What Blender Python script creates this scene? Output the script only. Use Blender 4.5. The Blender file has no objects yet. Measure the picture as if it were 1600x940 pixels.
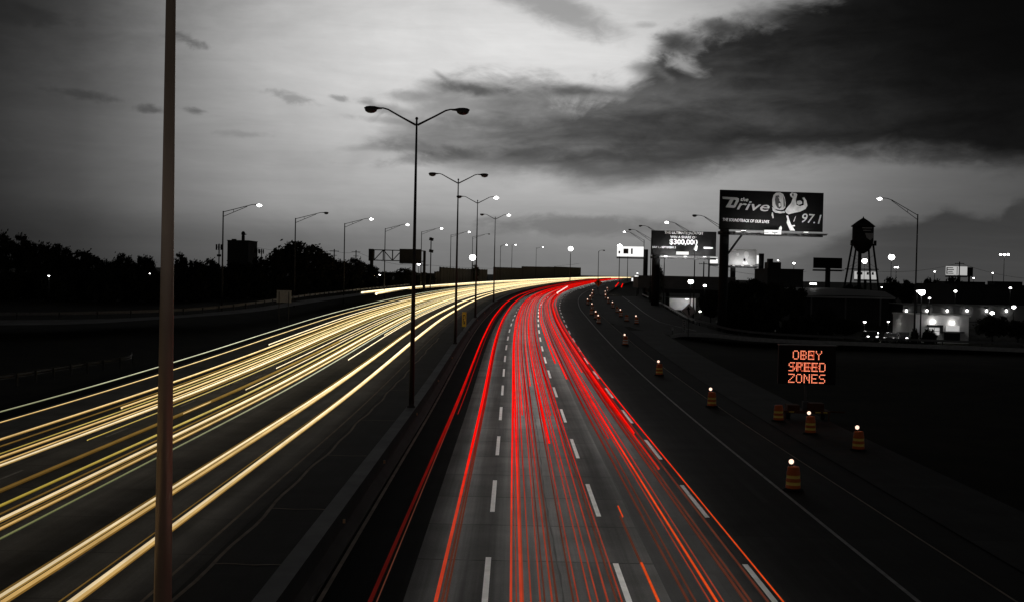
import bpy, math, random
import numpy as np
from mathutils import Vector, Matrix

random.seed(7)
SC = bpy.context.scene
COL = SC.collection
R = math.radians
PI = math.pi

# ------------------------------------------------------------------ camera
F_PX, W_PX, H_PX = 1770.0, 1600.0, 940.0
CAM_H = 8.2
PITCH = math.atan(42.0 / F_PX)
ROLL = R(1.2)
FWD = Vector((0, math.cos(PITCH), -math.sin(PITCH)))
_U0 = Vector((0, math.sin(PITCH), math.cos(PITCH)))
_X0 = Vector((1, 0, 0))
RGT = math.cos(ROLL) * _X0 + math.sin(ROLL) * _U0
UPV = -math.sin(ROLL) * _X0 + math.cos(ROLL) * _U0
cam_data = bpy.data.cameras.new('camera')
cam_data.sensor_width = 36.0
cam_data.lens = 36.0 * F_PX / W_PX
cam_data.clip_start = 0.5
cam_data.clip_end = 9000.0
cam = bpy.data.objects.new('camera', cam_data)
COL.objects.link(cam)
_m = Matrix((RGT, UPV, -FWD)).transposed().to_4x4()
_m.translation = Vector((0, 0, CAM_H))
cam.matrix_world = _m
SC.camera = cam

SC.view_settings.view_transform = 'Standard'
SC.view_settings.look = 'None'
SC.view_settings.exposure = 0.0
SC.view_settings.gamma = 1.0
SC.view_settings.use_curve_mapping = False
SC.render.engine = 'CYCLES'
SC.cycles.use_denoising = True
SC.cycles.max_bounces = 4
SC.cycles.diffuse_bounces = 2
SC.cycles.glossy_bounces = 2
SC.cycles.sample_clamp_indirect = 4.0


def ray(x, y):
    return (FWD * F_PX + RGT * (x - W_PX / 2) - UPV * (y - H_PX / 2)).normalized()


def at(x, y, Y):
    """the point at world depth Y that the photo shows at pixel x, y"""
    d = ray(x, y)
    return Vector((0, 0, CAM_H)) + d * (Y / d.y)


def azel(x, y):
    d = ray(x, y)
    return math.degrees(math.atan2(d.x, d.y)), math.degrees(math.asin(d.z))


# ------------------------------------------------------------------ sky
class NT:
    """small node expression builder"""
    def __init__(self, tree):
        self.t = tree

    def node(self, typ, **kw):
        n = self.t.nodes.new(typ)
        for k, v in kw.items():
            setattr(n, k, v)
        return n

    def put(self, sock, v):
        if isinstance(v, (int, float)):
            sock.default_value = v
        elif isinstance(v, (tuple, list)):
            sock.default_value = v
        else:
            self.t.links.new(v, sock)

    def m(self, op, a, b=0.0, c=None, clamp=False):
        n = self.node('ShaderNodeMath', operation=op, use_clamp=clamp)
        self.put(n.inputs[0], a)
        self.put(n.inputs[1], b)
        if c is not None:
            self.put(n.inputs[2], c)
        return n.outputs[0]

    def add(self, a, b): return self.m('ADD', a, b)
    def sub(self, a, b): return self.m('SUBTRACT', a, b)
    def mul(self, a, b): return self.m('MULTIPLY', a, b)

    def sstep(self, x, e0, e1, o0=0.0, o1=1.0):
        n = self.node('ShaderNodeMapRange', interpolation_type='SMOOTHSTEP')
        self.put(n.inputs['Value'], x)
        n.inputs['From Min'].default_value = e0
        n.inputs['From Max'].default_value = e1
        n.inputs['To Min'].default_value = o0
        n.inputs['To Max'].default_value = o1
        return n.outputs['Result']

    def lin(self, x, e0, e1, o0=0.0, o1=1.0):
        n = self.node('ShaderNodeMapRange')
        self.put(n.inputs['Value'], x)
        n.inputs['From Min'].default_value = e0
        n.inputs['From Max'].default_value = e1
        n.inputs['To Min'].default_value = o0
        n.inputs['To Max'].default_value = o1
        return n.outputs['Result']

    def mix(self, a, b, f):
        n = self.node('ShaderNodeMix', data_type='FLOAT')
        self.put(n.inputs[0], f)
        self.put(n.inputs[2], a)
        self.put(n.inputs[3], b)
        return n.outputs[0]

    def comb(self, x, y, z):
        n = self.node('ShaderNodeCombineXYZ')
        self.put(n.inputs[0], x)
        self.put(n.inputs[1], y)
        self.put(n.inputs[2], z)
        return n.outputs[0]

    def noise(self, vec, scale, detail=5.0, rough=0.55, dist=0.0):
        n = self.node('ShaderNodeTexNoise')
        self.put(n.inputs['Vector'], vec)
        n.inputs['Scale'].default_value = scale
        n.inputs['Detail'].default_value = detail
        n.inputs['Roughness'].default_value = rough
        n.inputs['Distortion'].default_value = dist
        return n.outputs['Fac']

    def curve(self, x, pts, lo, hi, vlo, vhi):
        """piecewise linear function of x from (x, value) points, by colour ramp"""
        n = self.node('ShaderNodeValToRGB')
        n.color_ramp.interpolation = 'LINEAR'
        self.put(n.inputs[0], self.lin(x, lo, hi))
        el = n.color_ramp.elements
        for i, (px, v) in enumerate(pts):
            p = min(1.0, max(0.0, (px - lo) / (hi - lo)))
            g = (v - vlo) / (vhi - vlo)
            if i < 2:
                e = el[i]
                e.position = p
            else:
                e = el.new(p)
            e.color = (g, g, g, 1)
        bw = self.node('ShaderNodeRGBToBW')
        self.t.links.new(n.outputs[0], bw.inputs[0])
        return self.lin(bw.outputs[0], 0, 1, vlo, vhi)


SUN_AZ, SUN_EL = R(1.0), R(2.0)
world = bpy.data.worlds.new('World')
SC.world = world
world.use_nodes = True
wt = world.node_tree
wt.nodes.clear()
k = NT(wt)
wo = k.node('ShaderNodeOutputWorld')
bg = k.node('ShaderNodeBackground')
wt.links.new(bg.outputs[0], wo.inputs[0])
tc = k.node('ShaderNodeTexCoord')
sep = k.node('ShaderNodeSeparateXYZ')
wt.links.new(tc.outputs['Generated'], sep.inputs[0])
az = k.mul(k.m('ARCTAN2', sep.outputs[0], sep.outputs[1]), 180 / PI)
el = k.mul(k.m('ARCSINE', sep.outputs[2]), 180 / PI)
# warped copies of the two angles give ragged cloud edges
v_lo = k.comb(k.mul(az, 0.10), k.mul(el, 0.26), 0.0)
v_hi = k.comb(k.mul(az, 0.30), k.mul(el, 0.62), 4.0)
n_lo = k.sub(k.noise(v_lo, 1.0, 6.0, 0.6, 0.4), 0.5)
n_hi = k.sub(k.noise(v_hi, 2.2, 7.0, 0.6, 0.6), 0.5)
n_b = k.sub(k.noise(k.comb(k.mul(az, 0.20), k.mul(el, 0.34), 2.0), 1.0, 8.0, 0.62, 0.9), 0.5)
n_st = k.sub(k.noise(k.comb(k.mul(az, 0.10), k.mul(el, 0.9), 9.0), 1.6, 6.0, 0.62, 0.5), 0.5)
D = 57.2958 / F_PX           # degrees in one pixel of the photo


def ell(cx, cy, rx, ry, tilt=0.0, ragged=0.0):
    a0, e0 = azel(cx, cy)
    da, de = k.sub(az, a0), k.sub(el, e0)
    if tilt:
        c, s = math.cos(tilt), math.sin(tilt)
        da, de = k.add(k.mul(da, c), k.mul(de, s)), k.sub(k.mul(de, c), k.mul(da, s))
    da, de = k.mul(da, 1 / (rx * D)), k.mul(de, 1 / (ry * D))
    q = k.m('SQRT', k.add(k.mul(da, da), k.mul(de, de)))
    if ragged:
        q = k.add(q, k.mul(n_hi, ragged))
        q = k.add(q, k.mul(n_lo, ragged * 0.6))
        q = k.add(q, k.mul(n_b, ragged * 1.2))
    return q


def gauss(cx, cy, rx, ry, tilt=0.0, ragged=0.0):
    q = ell(cx, cy, rx, ry, tilt, ragged)
    return k.m('EXPONENT', k.mul(k.mul(q, q), -1.0))


def prof(pts):
    """elevation as a function of azimuth along a line of the photo"""
    p = [azel(x, y) for x, y in pts]
    return k.curve(az, p, -30.0, 30.0, -10.0, 30.0)


def tones(pts):
    p = [(azel(x, 300)[0], v) for x, v in pts]
    return k.curve(az, p, -30.0, 30.0, 0.0, 1.0)


# clear evening sky: brightest above the sunset, dimmer down to the haze and off to the sides
side = tones([(-200, 0.08), (0, 0.15), (120, 0.27), (260, 0.58), (420, 0.90), (620, 1.0), (1000, 1.0), (1250, 0.80), (1450, 0.48), (1700, 0.30)])
col = k.add(0.200, k.mul(gauss(790, 70, 560, 180), 0.50))
col = k.add(col, k.mul(gauss(640, 250, 420, 120), 0.12))
col = k.add(col, k.mul(gauss(1130, 290, 260, 60), 0.08))
col = k.mul(col, side)
col = k.mul(col, k.add(1.0, k.mul(n_lo, 0.55)))
col = k.mul(col, k.add(1.0, k.mul(n_st, 0.25)))
# a darker shelf low over the trees on the one side, thin band ahead
shelf = k.sstep(k.add(el, k.mul(n_lo, 1.2)), azel(400, 310)[1], azel(400, 375)[1])
col = k.mul(col, k.sub(1.0, k.mul(k.mul(shelf, tones([(-200, 1), (500, 1), (760, 0.5), (900, 0.2), (1700, 0.2)])), 0.40)))
band = k.sstep(ell(900, 352, 190, 20, 0.0, 1.1), 1.1, 0.4)
col = k.mix(col, 0.155, k.mul(band, 0.75))
# dark streak at the top
col = k.mix(col, 0.24, k.mul(k.sstep(ell(860, 8, 150, 34, R(-22), 0.8), 1.15, 0.3), 0.75))
# small wisps
for cx, cy, rx, ry, tl, op, tn in ((300, 66, 36, 10, R(-14), 0.8, 0.09), (122, 147, 46, 7, R(-4), 0.7, 0.045), (240, 173, 24, 7, 0, 0.7, 0.06), (302, 174, 24, 6, R(-5), 0.7, 0.07),
                                   (462, 154, 40, 7, R(-8), 0.55, 0.17), (532, 154, 18, 5, R(-6), 0.6, 0.17), (578, 163, 28, 10, R(-20), 0.5, 0.2), (380, 210, 34, 5, 0, 0.4, 0.17),
                                   (30, 25, 60, 14, 0, 0.4, 0.03), (1010, 40, 24, 5, 0, 0.5, 0.3)):
    col = k.mix(col, tn, k.mul(k.sstep(ell(cx, cy, rx, ry, tl, 2.6), 1.35, 0.1), op))
# the big cloud bank
top = prof([(540, 262), (585, 215), (620, 168), (660, 140), (700, 130), (780, 126), (860, 134), (940, 140), (975, 136), (1005, 110), (1040, 72), (1080, 56), (1130, 36), (1200, 16), (1290, -20), (1400, -70), (1700, -190)])
bot = prof([(540, 262), (585, 232), (640, 244), (700, 262), (770, 276), (900, 281), (1000, 281), (1080, 272), (1150, 258), (1250, 249), (1340, 245), (1420, 240), (1500, 246), (1560, 256), (1700, 262)])
n_c = k.sub(k.noise(k.comb(k.mul(az, 0.34), k.mul(el, 0.80), 12.0), 1.0, 9.0, 0.62, 0.5), 0.5)
n_d = k.sub(k.noise(k.comb(k.mul(az, 0.13), k.add(k.mul(el, 0.52), k.mul(az, -0.03)), 21.0), 1.0, 9.0, 0.58, 0.3), 0.5)
ragged = k.add(k.add(k.mul(n_hi, 1.2), k.mul(n_c, 2.4)), k.mul(n_b, 3.4))
m_top = k.sstep(k.add(k.sub(top, el), ragged), -0.9, 1.25)
m_bot = k.sstep(k.add(k.add(k.sub(el, bot), k.mul(n_c, 1.2)), k.mul(n_d, 2.2)), -0.8, 1.0)
bank = k.mul(m_top, m_bot)
tone = tones([(500, 0.24), (620, 0.19), (720, 0.135), (850, 0.095), (1000, 0.068), (1150, 0.045), (1300, 0.022), (1420, 0.009), (1560, 0.0035), (1700, 0.003)])
tone = k.mul(tone, k.sstep(n_d, -0.22, 0.22, 0.55, 1.65))
tone = k.mul(tone, k.add(1.0, k.mul(n_c, 1.5)))
tone = k.mul(tone, k.add(1.0, k.mul(n_hi, 0.4)))
thin = k.sstep(k.sub(el, bot), 0.0, 2.2, 0.74, 1.12)
tone = k.mul(tone, thin)
tone = k.mul(tone, k.sub(1.0, k.mul(gauss(1560, 30, 420, 130), 0.75)))
col = k.mix(col, tone, k.mul(bank, tones([(500, 0.20), (590, 0.55), (680, 0.80), (800, 0.95), (900, 1), (1700, 1)])))
# darker rolls along the upper edge of the bank, with lit rifts between
for cx, cy, rx, ry, tl, op, tn in ((735, 138, 80, 12, R(-4), 0.85, 0.055), (910, 143, 90, 10, R(-2), 0.8, 0.055), (690, 120, 22, 6, R(-30), 0.6, 0.10), (640, 150, 40, 10, 0, 0.5, 0.12), (665, 232, 80, 12, R(-6), 0.6, 0.095),
                                   (1052, 68, 40, 20, 0, 0.9, 0.042), (1010, 108, 34, 14, R(-10), 0.6, 0.07), (1130, 44, 46, 16, R(-8), 0.8, 0.040), (600, 168, 50, 8, R(-12), 0.55, 0.16), (620, 190, 60, 6, R(-4), 0.45, 0.14), (590, 232, 60, 7, R(4), 0.45, 0.16), (700, 246, 110, 10, R(5), 0.6, 0.085), (760, 195, 90, 9, R(-4), 0.4, 0.085), (850, 240, 140, 10, 0, 0.4, 0.05), (1245, 28, 90, 16, R(-6), 0.6, 0.022), (1180, 112, 80, 10, R(-4), 0.4, 0.032),
                                   (950, 200, 130, 14, R(-3), 0.35, 0.048), (1060, 240, 160, 14, R(2), 0.4, 0.040), (1480, 242, 130, 14, R(-3), 0.6, 0.010)):
    col = k.mix(col, tn, k.mul(k.sstep(ell(cx, cy, rx, ry, tl, 1.8), 1.35, 0.1), op))
for cx, cy, rx, ry, tl, op, tn in ((1064, 100, 40, 13, R(-22), 0.85, 0.36), (1040, 118, 22, 8, R(-30), 0.4, 0.2), (722, 162, 46, 7, R(-10), 0.65, 0.27), (690, 205, 60, 6, R(-5), 0.4, 0.2), (1200, 30, 50, 7, R(-8), 0.3, 0.07), (1110, 195, 40, 6, 0, 0.3, 0.075),
                                   (985, 150, 40, 7, R(-8), 0.35, 0.13), (1180, 118, 60, 5, R(-3), 0.35, 0.06)):
    col = k.mix(col, tn, k.mul(k.sstep(ell(cx, cy, rx, ry, tl, 1.8), 1.35, 0.1), op))
# veil above the bank, fading to near black at the far top corner
veil = k.sstep(k.add(el, k.mul(n_lo, 1.5)), azel(1400, 200)[1], azel(1400, -20)[1])
col = k.mul(col, k.sub(1.0, k.mul(k.mul(veil, tones([(-200, 0), (1000, 0), (1250, 0.35), (1500, 0.7), (1700, 0.8)])), 1.0)))
# low cumulus over the town
top2 = prof([(1100, 440), (1230, 402), (1300, 372), (1345, 356), (1390, 348), (1430, 346), (1456, 330), (1475, 318), (1500, 326), (1530, 338), (1562, 338), (1582, 312), (1640, 292), (1700, 290)])
m2 = k.mul(k.sstep(k.add(k.sub(top2, el), k.mul(ragged, 0.34)), -0.25, 0.40), tones([(-200, 0), (1120, 0), (1250, 0.45), (1340, 0.85), (1420, 1), (1700, 1)]))
col = k.mix(col, k.mul(k.lin(el, 0.0, 3.0, 0.062, 0.040), k.add(1.0, k.mul(n_st, 0.5))), k.mul(m2, 0.9))
# physical dusk sky under it all, drained of colour as in the photo
nis = k.node('ShaderNodeTexSky', sky_type='NISHITA')
nis.sun_disc = False
nis.sun_elevation = SUN_EL
nis.sun_rotation = SUN_AZ
nis.dust_density = 3.0
bw = k.node('ShaderNodeRGBToBW')
wt.links.new(nis.outputs[0], bw.inputs[0])
# away from the sunset the overcast is a dull even grey
ahead = k.sstep(k.m('ABSOLUTE', az), 34.0, 75.0, 1.0, 0.0)
high = k.sstep(el, 14.5, 27.0, 1.0, 0.0)
front = k.mul(ahead, high)
dull = k.mix(0.11, 0.012, k.sstep(el, 3.0, 22.0))
col = k.mul(col, k.sub(1.0, k.mul(gauss(-40, -30, 300, 130, 0, 0.5), 0.55)))
col = k.mix(dull, col, front)
col = k.add(col, k.mul(k.m('MINIMUM', bw.outputs[0], 2.0), 0.0012))
col = k.m('MAXIMUM', col, 0.001)
grey = k.comb(col, k.mul(col, 0.993), k.mul(col, 0.985))
wt.links.new(grey, bg.inputs[0])
bg.inputs[1].default_value = 1.0
world.cycles.sampling_method = 'MANUAL'
world.cycles.sample_map_resolution = 512

sun_d = bpy.data.lights.new('sun', 'SUN')
sun_d.energy = 0.03
sun_d.angle = R(20)
sun_d.color = (1.0, 0.95, 0.88)
sun = bpy.data.objects.new('sun', sun_d)
COL.objects.link(sun)
sun.rotation_euler = Vector((-math.sin(SUN_AZ), -math.cos(SUN_AZ), -math.tan(R(6)))).to_track_quat('-Z', 'Y').to_euler()


# ------------------------------------------------------------------ helpers
def srgb(v):
    return ((v / 255 + 0.055) / 1.055) ** 2.4 if v > 10 else v / 255 / 12.92


def mat(name, c, rough=0.8, metal=0.0, var=0.25, scale=3.0, spec=0.3, bump=0.0, coord='Object'):
    """surface with an uneven colour: two octaves of noise over the base colour"""
    m = bpy.data.materials.new(name)
    m.use_nodes = True
    t = m.node_tree
    q = NT(t)
    b = t.nodes['Principled BSDF']
    if isinstance(c, (int, float)):
        c = (c, c * 0.985, c * 0.97)
    tcn = q.node('ShaderNodeTexCoord')
    n = q.noise(tcn.outputs[coord], scale, 6.0, 0.6)
    f = q.lin(n, 0.25, 0.75, 1 - var, 1 + var)
    vm = q.node('ShaderNodeVectorMath', operation='SCALE')
    vm.inputs[0].default_value = c
    t.links.new(f, vm.inputs['Scale'])
    t.links.new(vm.outputs[0], b.inputs['Base Color'])
    b.inputs['Roughness'].default_value = rough
    b.inputs['Metallic'].default_value = metal
    b.inputs['Specular IOR Level'].default_value = spec
    if bump:
        bn = q.node('ShaderNodeBump')
        bn.inputs['Strength'].default_value = bump
        bn.inputs['Distance'].default_value = 0.05
        t.links.new(n, bn.inputs['Height'])
        t.links.new(bn.outputs[0], b.inputs['Normal'])
    return m


def emis(name, c, s=1.0):
    m = bpy.data.materials.new(name)
    m.use_nodes = True
    t = m.node_tree
    t.nodes.clear()
    o = t.nodes.new('ShaderNodeOutputMaterial')
    e = t.nodes.new('ShaderNodeEmission')
    e.inputs[0].default_value = (c[0], c[1], c[2], 1)
    e.inputs[1].default_value = s
    t.links.new(e.outputs[0], o.inputs[0])
    return m


class MB:
    """collects shapes, then links them as ONE mesh object"""
    def __init__(self):
        self.v, self.f, self.mi, self.sm = [], [], [], []

    def face(self, idx, mi=0, sm=False):
        self.f.append(tuple(idx)); self.mi.append(mi); self.sm.append(sm)

    def box(self, c, s, mi=0, rot=None, bev=0.0):
        hx, hy, hz = s[0] / 2, s[1] / 2, s[2] / 2
        b = len(self.v)
        for dx, dy, dz in ((-1, -1, -1), (1, -1, -1), (1, 1, -1), (-1, 1, -1), (-1, -1, 1), (1, -1, 1), (1, 1, 1), (-1, 1, 1)):
            p = Vector((dx * hx, dy * hy, dz * hz))
            if rot is not None:
                p = rot @ p
            self.v.append(p + Vector(c))
        for q in ((0, 3, 2, 1), (4, 5, 6, 7), (0, 1, 5, 4), (1, 2, 6, 5), (2, 3, 7, 6), (3, 0, 4, 7)):
            self.face([b + i for i in q], mi)
        return self

    def tube(self, pts, rad, n=8, mi=0, caps=True, low=None):
        """tube along points; low = material index of the faces that look down"""
        pts = [Vector(p) for p in pts]
        if isinstance(rad, (int, float)):
            rad = [rad] * len(pts)
        b0 = len(self.v)
        for i, p in enumerate(pts):
            a = pts[max(i - 1, 0)]
            c = pts[min(i + 1, len(pts) - 1)]
            t = (c - a).normalized()
            up = Vector((0, 0, 1)) if abs(t.z) < 0.9 else Vector((1, 0, 0))
            s = t.cross(up).normalized()
            u = s.cross(t).normalized()
            for j in range(n):
                an = 2 * PI * (j + 0.5) / n
                self.v.append(p + (s * math.cos(an) + u * math.sin(an)) * rad[i])
        for i in range(len(pts) - 1):
            for j in range(n):
                a = b0 + i * n + j
                c = b0 + i * n + (j + 1) % n
                m_ = mi
                if low is not None:
                    sn = math.sin(2 * PI * (j + 1) / n)
                    m_ = 0 if sn > 0.45 else (2 if sn > -0.15 else (1 if sn < -0.97 else 3))
                self.face((a, c, c + n, a + n), m_, True)
        if caps:
            self.face([b0 + j for j in range(n)][::-1], mi)
            e = b0 + (len(pts) - 1) * n
            self.face([e + j for j in range(n)], mi)
        return self

    def lathe(self, prof_, n=16, mi=0, c=(0, 0, 0), mats=None):
        """(radius, z) profile turned about the vertical through c"""
        b0 = len(self.v)
        for r_, z in prof_:
            for j in range(n):
                an = 2 * PI * j / n
                self.v.append(Vector((c[0] + r_ * math.cos(an), c[1] + r_ * math.sin(an), c[2] + z)))
        for i in range(len(prof_) - 1):
            for j in range(n):
                a = b0 + i * n + j
                d = b0 + i * n + (j + 1) % n
                self.face((a, d, d + n, a + n), mats[i] if mats else mi, True)
        self.face([b0 + j for j in range(n)][::-1], mats[0] if mats else mi)
        e = b0 + (len(prof_) - 1) * n
        self.face([e + j for j in range(n)], mats[-1] if mats else mi)
        return self

    def ball(self, c, r3, n=12, mi=0, rot=None):
        if isinstance(r3, (int, float)):
            r3 = (r3, r3, r3)
        b0 = len(self.v)
        h = n // 2
        for i in range(h + 1):
            th = PI * i / h
            for j in range(n):
                an = 2 * PI * j / n
                p = Vector((math.sin(th) * math.cos(an) * r3[0], math.sin(th) * math.sin(an) * r3[1], -math.cos(th) * r3[2]))
                if rot is not None:
                    p = rot @ p
                self.v.append(p + Vector(c))
        for i in range(h):
            for j in range(n):
                a = b0 + i * n + j
                d = b0 + i * n + (j + 1) % n
                self.face((a, d, d + n, a + n), mi, True)
        return self

    def prism(self, poly, z0, z1, frame=None, mi=0):
        """polygon in x, y raised from z0 to z1, then put in a frame"""
        b = len(self.v)
        n = len(poly)
        for z in (z0, z1):
            for x, y in poly:
                p = Vector((x, y, z))
                self.v.append(frame @ p if frame is not None else p)
        self.face([b + i for i in range(n)][::-1], mi)
        self.face([b + n + i for i in range(n)], mi)
        for i in range(n):
            j = (i + 1) % n
            self.face((b + i, b + j, b + n + j, b + n + i), mi)
        return self

    def rows(self, rows, mi=0, sm=False):
        """sheet through equal rows of points"""
        b = len(self.v)
        n = len(rows[0])
        for r_ in rows:
            self.v.extend(Vector(p) for p in r_)
        for i in range(len(rows) - 1):
            for j in range(n - 1):
                a = b + i * n + j
                self.face((a, a + 1, a + n + 1, a + n), mi, sm)
        return self

    def sweep(self, sect, stations, mi=0, closed=True):
        """cross-section (list of lat, z) carried along the road stations"""
        b = len(self.v)
        n = len(sect)
        for d in stations:
            for la, z in sect:
                self.v.append(P(d, la, z))
        for i in range(len(stations) - 1):
            for j in range(n if closed else n - 1):
                a = b + i * n + j
                c = b + i * n + (j + 1) % n
                self.face((a, a + n, c + n, c), mi)
        if closed:
            self.face([b + j for j in range(n)], mi)
            self.face([b + (len(stations) - 1) * n + j for j in range(n)][::-1], mi)
        return self

    def mesh(self, name, mats):
        me = bpy.data.meshes.new(name)
        me.from_pydata([tuple(p) for p in self.v], [], self.f)
        for m_ in (mats if isinstance(mats, (list, tuple)) else [mats]):
            me.materials.append(m_)
        me.polygons.foreach_set('material_index', self.mi)
        me.polygons.foreach_set('use_smooth', self.sm)
        me.update()
        return me

    def build(self, name, mats, parent=None):
        o = bpy.data.objects.new(name, self.mesh(name, mats))
        COL.objects.link(o)
        if parent is not None:
            o.parent = parent
        return o


def tag(o, label=None, cat=None, group=None, kind=None):
    for key, v in (('label', label), ('category', cat), ('group', group), ('kind', kind)):
        if v:
            o[key] = v
    return o


def empty(name, loc, rz=0.0, label=None, cat=None, group=None):
    o = bpy.data.objects.new(name, None)
    o.empty_display_size = 0.2
    COL.objects.link(o)
    o.location = loc
    o.rotation_euler = (0, 0, rz)
    return tag(o, label, cat, group)


KIDS = {}


def clone(src, loc, rz=0.0, scale=None, label=None):
    """copy of a thing with copies of its parts and sub-parts"""
    c = src.copy()
    COL.objects.link(c)
    c.location = loc
    c.rotation_euler = (0, 0, rz)
    if scale is not None:
        c.scale = scale
    if label:
        c['label'] = label
    def rec(s, d):
        for ch in list(s.children):
            e = ch.copy()
            COL.objects.link(e)
            e.parent = d
            rec(ch, e)
    rec(src, c)
    return c


def text_mesh(body, size, mb, frame, mi=0, shear=0.0, bold=0.0, align='LEFT', depth=0.02, width=None):
    """lettering from the built-in font as geometry in the frame (x right, y up, z towards the reader)"""
    cu = bpy.data.curves.new('lettering', 'FONT')
    cu.body = body
    cu.size = size
    cu.shear = shear
    cu.offset = bold
    cu.extrude = depth
    cu.align_x = align
    cu.resolution_u = 3
    o = bpy.data.objects.new('lettering', cu)
    COL.objects.link(o)
    dg = bpy.context.evaluated_depsgraph_get()
    dg.update()
    me = bpy.data.meshes.new_from_object(o.evaluated_get(dg))
    xs = [v.co.x for v in me.vertices]
    sx = 1.0
    if width and xs:
        sx = width / (max(xs) - min(xs))
    b = len(mb.v)
    for v in me.vertices:
        mb.v.append(frame @ Vector((v.co.x * sx, v.co.y, v.co.z)))
    for p in me.polygons:
        mb.face([b + i for i in p.vertices], mi)
    bpy.data.objects.remove(o)
    bpy.data.curves.remove(cu)
    bpy.data.meshes.remove(me)


def ordinal(i):
    w = ['first', 'second', 'third', 'fourth', 'fifth', 'sixth', 'seventh', 'eighth', 'ninth', 'tenth', 'eleventh', 'twelfth', 'thirteenth', 'fourteenth', 'fifteenth', 'sixteenth',
         'seventeenth', 'eighteenth', 'nineteenth', 'twentieth']
    tens = {20: 'twenty', 30: 'thirty', 40: 'forty', 50: 'fifty'}
    if i < 20:
        return w[i]
    t, u = (i + 1) // 10 * 10, (i + 1) % 10
    if u == 0:
        return {30: 'thirtieth', 40: 'fortieth', 50: 'fiftieth'}[t]
    return tens[t] + '-' + w[u - 1]


# ------------------------------------------------------------------ road geometry
def hermite(xs, ys):
    xs, ys = np.array(xs, float), np.array(ys, float)
    m = np.gradient(ys, xs)
    def f(x):
        if x <= xs[0]:
            return ys[0] + m[0] * (x - xs[0])
        if x >= xs[-1]:
            return ys[-1] + m[-1] * (x - xs[-1])
        i = int(np.searchsorted(xs, x) - 1)
        h = xs[i + 1] - xs[i]
        t = (x - xs[i]) / h
        return float((2 * t**3 - 3 * t**2 + 1) * ys[i] + (t**3 - 2 * t**2 + t) * h * m[i] + (-2 * t**3 + 3 * t**2) * ys[i + 1] + (t**3 - t**2) * h * m[i + 1])
    return f


_xo = hermite([0, 60, 120, 150, 177, 209, 230, 262, 300, 350, 400, 500, 566, 700, 900, 1100], [0, 0, .08, .45, 1.05, 1.95, 2.9, 4.7, 7.6, 12.5, 18.5, 31.5, 41, 62, 98, 140])
_zr = hermite([0, 40, 70, 94, 118, 151, 209, 300, 400, 500, 566, 700, 900, 1100], [0, 0, .06, .35, .80, 1.42, 2.1, 3.0, 3.9, 4.75, 5.2, 6.0, 6.55, 6.8])


def XO(d): return _xo(d) if d < 1100 else _xo(1100) + 0.21 * (d - 1100)
def ZR(d): return 0.0 if d < 20 else (_zr(d) if d < 1100 else 6.8)
def TH(d): return math.atan((XO(d + 2) - XO(d - 2)) / 4)


def P(d, lat, z=0.0):
    t = TH(d)
    return Vector((XO(d) + lat * math.cos(t), d - lat * math.sin(t), ZR(d) + z))


def smooth(x, a, b):
    t = min(1, max(0, (x - a) / (b - a)))
    return t * t * (3 - 2 * t)


def ground_z(x, y):
    d = min(max(y, -60), 4000)
    lat = x - XO(min(d, 1300))
    zr = ZR(d)
    if lat < -26.6:
        z = zr - 0.06 + 1.25 * smooth(lat, -31, -40) * smooth(d, 70, 120)
        if d > 300:
            z = z + (2.0 - z) * smooth(-lat, 60, 160) * smooth(d, 300, 420)
        return z
    if lat > 13.0:
        z = zr - 0.04
        t = smooth(lat, 14.5, 28) * smooth(d, 100, 132)
        t = max(t, smooth(lat, 60, 200))
        return z + (-0.15 - z) * t
    return zr - 0.25


STA = [-30, -10, 0, 10, 20] + [20 + 2.5 * i for i in range(1, 60)] + [170 + 6 * i for i in range(0, 50)] + [470 + 15 * i for i in range(0, 43)]
STA = [float(s) for s in STA if s <= 1100]

# ------------------------------------------------------------------ materials of the setting
M = {}


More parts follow.
